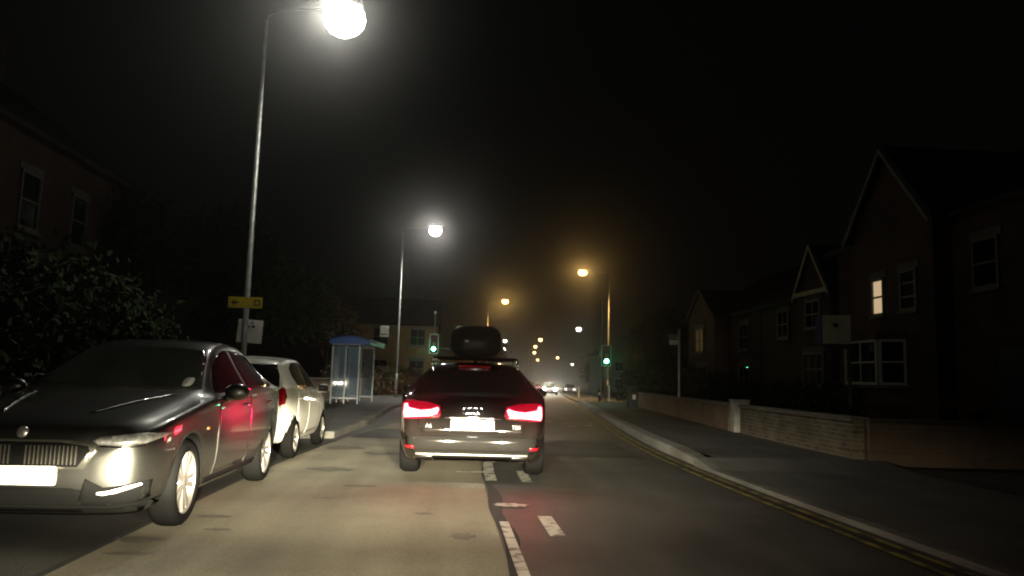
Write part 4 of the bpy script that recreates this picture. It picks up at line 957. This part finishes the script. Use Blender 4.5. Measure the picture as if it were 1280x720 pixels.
# smaller gable house beyond
h = empty('small_gable_house', (0,0,0)); tag(h, 'house with a small pale edged gable left of the tall gabled house', 'house')
mb = MB(); gable_block(mb, 12.5, 15, 24.55, 27.0, 4.62, 6.2, 'x'); gable_block(mb, 13.0, 21, 24.3, 31.4, 4.6, 7.2, 'y'); mb.build('wall', house_brick, h)
mb = MB(); roof_planes(mb, 12.5, 15.5, 24.55, 27.0, 4.62, 6.2, 'x', over=.12, th=.09); roof_planes(mb, 13.0, 21, 24.3, 31.4, 4.6, 7.2, 'y'); rf = mb.build('roof', slate, h)
pale = mat('barge_pale', (.75,.68,.52), .6, var=.25, vscale=4)
mb = MB(); barge(mb, 12.37, 24.55, 27.0, 4.62, 6.25, .15, .12); mb.box((12.36,25.78,4.55), (.05,2.5,.16)); mb.build('bargeboard', pale, rf)
window(h, (12.5, 25.75, 3.8), 1.1, 1.0, (-1,0), 2, 1); window(h, (12.5, 25.75, 1.9), 1.5, 1.15, (-1,0), 3, 1); window(h, (13.0, 29.3, 3.7), 1.0, 1.1, (-1,0), 2, 1)
# house with orange-tinted windows, farther
h = empty('far_house', (0,0,0)); tag(h, 'low dark house on the right with dim orange windows, nearest the bus stop flag', 'house')
mb = MB(); gable_block(mb, 13.4, 21, 32.5, 41.0, 4.7, 7.2, 'y'); gable_block(mb, 12.6, 16, 36.2, 40.2, 4.6, 6.0, 'x'); mb.build('wall', house_brick, h)
mb = MB(); roof_planes(mb, 13.4, 21, 32.5, 41.0, 4.7, 7.2, 'y'); roof_planes(mb, 12.6, 16, 36.2, 40.2, 4.6, 6.0, 'x', .15); mb.build('roof', slate, h)
dim = mat('painted_glow_pane', (.3,.2,.1), .4, emit=(1,.55,.2), estr=.035, var=.6, vscale=2.5)  # faint emission put in to imitate the street lamp's orange on the pane
window(h, (12.6, 38.3, 3.5), 1.3, 1.2, (-1,0), 2, 1, lit=dim); window(h, (12.6, 38.0, 1.6), 1.6, 1.2, (-1,0), 3, 1); window(h, (13.4, 34.4, 3.5), 1.1, 1.2, (-1,0), 2, 1); window(h, (13.4, 34.4, 1.6), 1.3, 1.2, (-1,0), 2, 1)
# house left, behind the shrub
h = empty('brick_house', (0,0,0)); tag(h, 'dark brick house on the far left behind the big rounded shrub', 'house')
mb = MB(); gable_block(mb, -20, -11, 15.5, 26.5, 7.3, 10.6, 'y'); mb.build('wall', house_brick, h)
mb = MB(); roof_planes(mb, -20, -11, 15.5, 26.5, 7.3, 10.6, 'y'); rf = mb.build('roof', slate, h); chimney(rf, -15.5, 25.5, 9.5, 12)
for y in (17.6, 20.4, 23.05): window(h, (-11, y, 5.45), .95, 1.5, (1,0), 1, 1)
for y in (17.6, 20.4, 23.05): window(h, (-11, y, 2.1), 1.1, 1.6, (1,0), 1, 1)
# terrace on the left by the signals, under the orange lamps
tb = brick('buff_brick', (.30,.20,.11), (.36,.26,.14), (.3,.26,.2), 1)
h = empty('terraced_house', (0,0,0)); tag(h, 'buff rendered terrace house lit orange behind the left traffic light', 'house')
mb = MB(); gable_block(mb, -9.5, -1.2, 60, 69, 5.3, 7.6, 'x'); mb.build('wall', mat('ochre_render', (.40,.29,.13), .85, var=.3, vscale=2), h)
mb = MB(); roof_planes(mb, -9.5, -1.2, 60, 69, 5.3, 7.6, 'x'); mb.build('roof', slate, h)
for z in (1.9, 4.3):
    window(h, (-1.2, 62.3, z), 1.2, 1.3, (1,0), 2, 1); window(h, (-1.2, 66.3, z), 1.2, 1.3, (1,0), 2, 1); window(h, (-2.6, 60, z), 1.2, 1.3, (0,-1), 2, 1); window(h, (-5.4, 60, z), 1.2, 1.3, (0,-1), 2, 1)
h = empty('terraced_house', (0,0,0)); tag(h, 'red brick terrace house farther along on the left, partly hidden by the roof box', 'house')
mb = MB(); gable_block(mb, -5, 3.2, 84, 104, 5.6, 8.2, 'y'); mb.build('wall', house_brick, h)
mb = MB(); roof_planes(mb, -5, 3.2, 84, 104, 5.6, 8.2, 'y'); mb.build('roof', slate, h)
for z in (1.5, 4.0):
    for y in (87, 92, 97): window(h, (3.2, y, z), 1.2, 1.4, (1,0), 2, 1)
    for x in (-3, .8): window(h, (x, 84, z), 1.2, 1.4, (0,-1), 2, 1)
h = empty('corner_shop', (0,0,0)); tag(h, 'far plain building down the road on the right, beyond the lamps', 'house')
mb = MB(); gable_block(mb, 24, 34, 118, 132, 5.6, 8.0, 'y'); mb.build('wall', house_brick, h)
mb = MB(); roof_planes(mb, 24, 34, 118, 132, 5.6, 8.0, 'y'); mb.build('roof', slate, h)
for x in (26, 29, 32): window(h, (x, 118, 3.8), 1.3, 1.4, (0,-1), 2, 1); window(h, (x, 118, 1.2), 1.3, 1.4, (0,-1), 2, 1)

# estate agent's board on its post
o = empty('house_sale_board', (8.85, 17.2, .05), R(-24)); tag(o, 'cream board with a purple side panel on a post before the gabled house', 'sign')
mb = MB(); mb.box((.30,.03,1.35), (.07,.07,2.9), bev=.005); mb.build('post', mat('board_post', (.10,.08,.06), .8), o)
mb = MB(); mb.box((.04,0,2.56), (.60,.02,.66), bev=.004); fb = mb.build('front_panel', mat('board_cream', (.82,.81,.58), .5, var=.1, vscale=3), o)
mb = MB(); mb.box((.02,-.013,2.66), (.11,.004,.09)); mb.build('panel_mark', dk, fb)
mb = MB(); mb.box((-.34,.13,2.56), (.30,.02,.66), rz=R(-62), bev=.004); mb.build('side_panel', mat('board_purple', (.07,.05,.16), .5), o)
mb = MB(); mb.box((.04,0,2.17), (.60,.02,.10)); mb.build('lower_slip', mat('slip_dark', (.05,.05,.06), .5), o)

# ------------------------------------------------------------------ trees and shrubs
def leaves(mb, blobs, n, size, seed, core=.35):
    r = np.random.default_rng(seed); W_ = np.array([b[3]*b[4]*b[5] for b in blobs])**.67; W_ = W_/W_.sum()
    idx = r.choice(len(blobs), n, p=W_); B_ = np.array([[*b] for b in blobs])[idx]
    d = r.normal(size=(n, 3)); d /= np.linalg.norm(d, axis=1)[:, None]; rad = (core+(1-core)*r.random(n)**.5)*(1+.12*r.normal(size=n))
    c = B_[:, :3]+d*rad[:, None]*B_[:, 3:6]
    a = r.normal(size=(n, 3)); a /= np.linalg.norm(a, axis=1)[:, None]; b = np.cross(a, r.normal(size=(n, 3))); b /= np.linalg.norm(b, axis=1)[:, None]
    s = size*(.6+.8*r.random(n))[:, None]
    q = np.stack([c-a*s, c+b*s*.45, c+a*s, c-b*s*.45], 1).reshape(-1, 3)
    mb.add([tuple(v) for v in q], [(4*i, 4*i+1, 4*i+2, 4*i+3) for i in range(n)])
leaf_a = mat('leaf_dark', (.035,.052,.018), .9, var=.6, vscale=1.2, spec=.12); leaf_b = mat('leaf_olive', (.06,.06,.024), .85, spec=.15, var=.5, vscale=1.0); leaf_c = mat('leaf_autumn', (.10,.07,.025), .65, var=.6, vscale=1.0)
bark = mat('bark', (.06,.05,.035), .9, var=.4, vscale=5, bump=.5, bscale=12)
def tree(name, label, cat, loc, h, rad, n, size, leafm, seed, trunk=.35, group=None, nb=9, low=.35):
    o = empty(name, loc); tag(o, label, cat, group); r = random.Random(seed)
    bl = []
    for k in range(nb):
        a = r.uniform(0, 6.28); q = r.uniform(.2, .75)*rad; z = h*r.uniform(low, .82); s = rad*r.uniform(.32, .55)
        bl.append((q*math.cos(a), q*math.sin(a), z, s, s, s*r.uniform(.7, 1.1)))
    bl.append((0, 0, h*.78, rad*.45, rad*.45, h*.2))
    mb = MB()
    t = [(0,0,-.1),(r.uniform(-.1,.1),r.uniform(-.1,.1),h*.3),(r.uniform(-.2,.2),r.uniform(-.2,.2),h*.72)]
    mb.tube(t, [h*.022+.04, h*.017+.02, h*.006+.01], 9)
    for b in bl: mb.tube([(t[1][0],t[1][1],h*r.uniform(.2,.34)), (b[0]*.5,b[1]*.5,(h*.3+b[2])*.5), b[:3]], [h*.009+.015, h*.006+.01, .008], 6)
    mb.build('trunk', bark, o)
    mb = MB(); leaves(mb, bl, n, size, seed); mb.build('crown', leafm, o)
    return o
def shrub(name, label, cat, loc, blobs, n, size, leafm, seed, group=None):
    o = empty(name, loc); tag(o, label, cat, group)
    mb = MB(); leaves(mb, blobs, n, size, seed, .55); mb.build('foliage', leafm, o)
    mb = MB(); r = random.Random(seed)
    for b in blobs: mb.tube([(b[0]*.7,b[1]*.7,-.1),(b[0]*.9,b[1]*.9,b[2]*.6),b[:3]], [.05,.035,.012], 6)
    mb.build('stem', bark, o)
    return o
shrub('large_shrub', 'big rounded dark green shrub overhanging the pavement behind the grey saloon', 'shrub', (-7.6, 15.3, .1),
      [(0,0,1.8,1.7,2.3,1.6),(-.6,-2.6,1.8,1.6,1.8,1.6),(.2,2.2,1.5,1.4,1.6,1.4),(-1.6,.5,2.1,1.5,2,1.5),(-1.4,-4.4,1.5,1.5,1.6,1.4),(.5,3.4,1.1,1.0,1.2,1.1)], 16000, .10, leaf_a, 3)
tree('broadleaf_tree', 'dark tall tree behind the bus shelter on the left', 'tree', (-9.6, 36, .1), 8.5, 3.6, 9000, .15, leaf_a, 5, group='trees along the left side')
tree('broadleaf_tree', 'dark tree left of the near lamp column, between shrub and shelter', 'tree', (-10.8, 27, .1), 7.4, 3.0, 7000, .14, leaf_a, 6, group='trees along the left side')
tree('broadleaf_tree', 'autumn brown tree lit by the second white lamp beside the shelter', 'tree', (-7.4, 47, .1), 6.0, 2.8, 7000, .13, leaf_c, 7, group='trees along the left side')
shrub('hedge', 'brownish hedge beside the bus shelter below the second lamp', 'hedge', (-5.1, 46, .1), [(x, y, .9, 1.1, 1.2, .9) for x, y in ((0,0),(1.1,3),(-1,-1.8),(1.6,6),(2.2,9))], 6000, .09, leaf_c, 8)
tree('broadleaf_tree', 'round dark tree on the right between the signal and the bus stop pole', 'tree', (12.2, 42.5, .05), 4.3, 2.4, 7000, .12, leaf_b, 9, nb=11, low=.25, group='trees along the right side')
shrub('shrub', 'low dark bush behind the wall left of the bus stop pole', 'shrub', (10.6, 37.5, 0), [(0,0,1.1,1.2,1.6,1.1),(.6,-2.4,1.0,1.1,1.3,1.0),(1.2,2,1.2,1.3,1.4,1.1),(.9,-4.6,.9,1,1.2,.9)], 5000, .10, leaf_b, 10)
shrub('hedge', 'dark hedge in front of the gabled houses behind the low wall', 'hedge', (9.2, 23, 0), [(.2*k, 2.0*k-5, .75, .8, 1.2, .65) for k in range(7)], 5000, .08, leaf_a, 11)
tree('broadleaf_tree', 'large dark tree beyond the telegraph pole on the right', 'tree', (18.5, 64, -.1), 8.0, 4.2, 7000, .18, leaf_b, 12, group='trees along the right side')
tree('broadleaf_tree', 'far tree behind the left row of orange lamps', 'tree', (5, 118, -.5), 8.5, 4.0, 5000, .22, leaf_c, 13, group='trees along the left side')
tree('broadleaf_tree', 'far tree over the road end on the right', 'tree', (30, 150, -.9), 9, 5, 5000, .25, leaf_c, 14, group='trees along the right side')

# ------------------------------------------------------------------ added haze
def haze():
    mb = MB(); mb.box((0, 250, 9), (1300, 800, 30)); o = mb.build('haze', None); o.data.materials.clear()
    m = bpy.data.materials.new('glow_haze'); m.use_nodes = True; nt = m.node_tree; nt.nodes.remove(nt.nodes['Principled BSDF'])
    v = nt.nodes.new('ShaderNodeVolumePrincipled'); v.inputs['Color'].default_value = (.9,.9,.88,1); v.inputs['Density'].default_value = .0016; v.inputs['Anisotropy'].default_value = .955  # volume added so the lamps get a bloom like a lens gives
    nt.links.new(v.outputs[0], nt.nodes['Material Output'].inputs['Volume'])
    o.data.materials.append(m); tag(o, kind='stuff'); tag(o, 'thin haze added to imitate lens glow round the street lamps', 'haze')
haze()
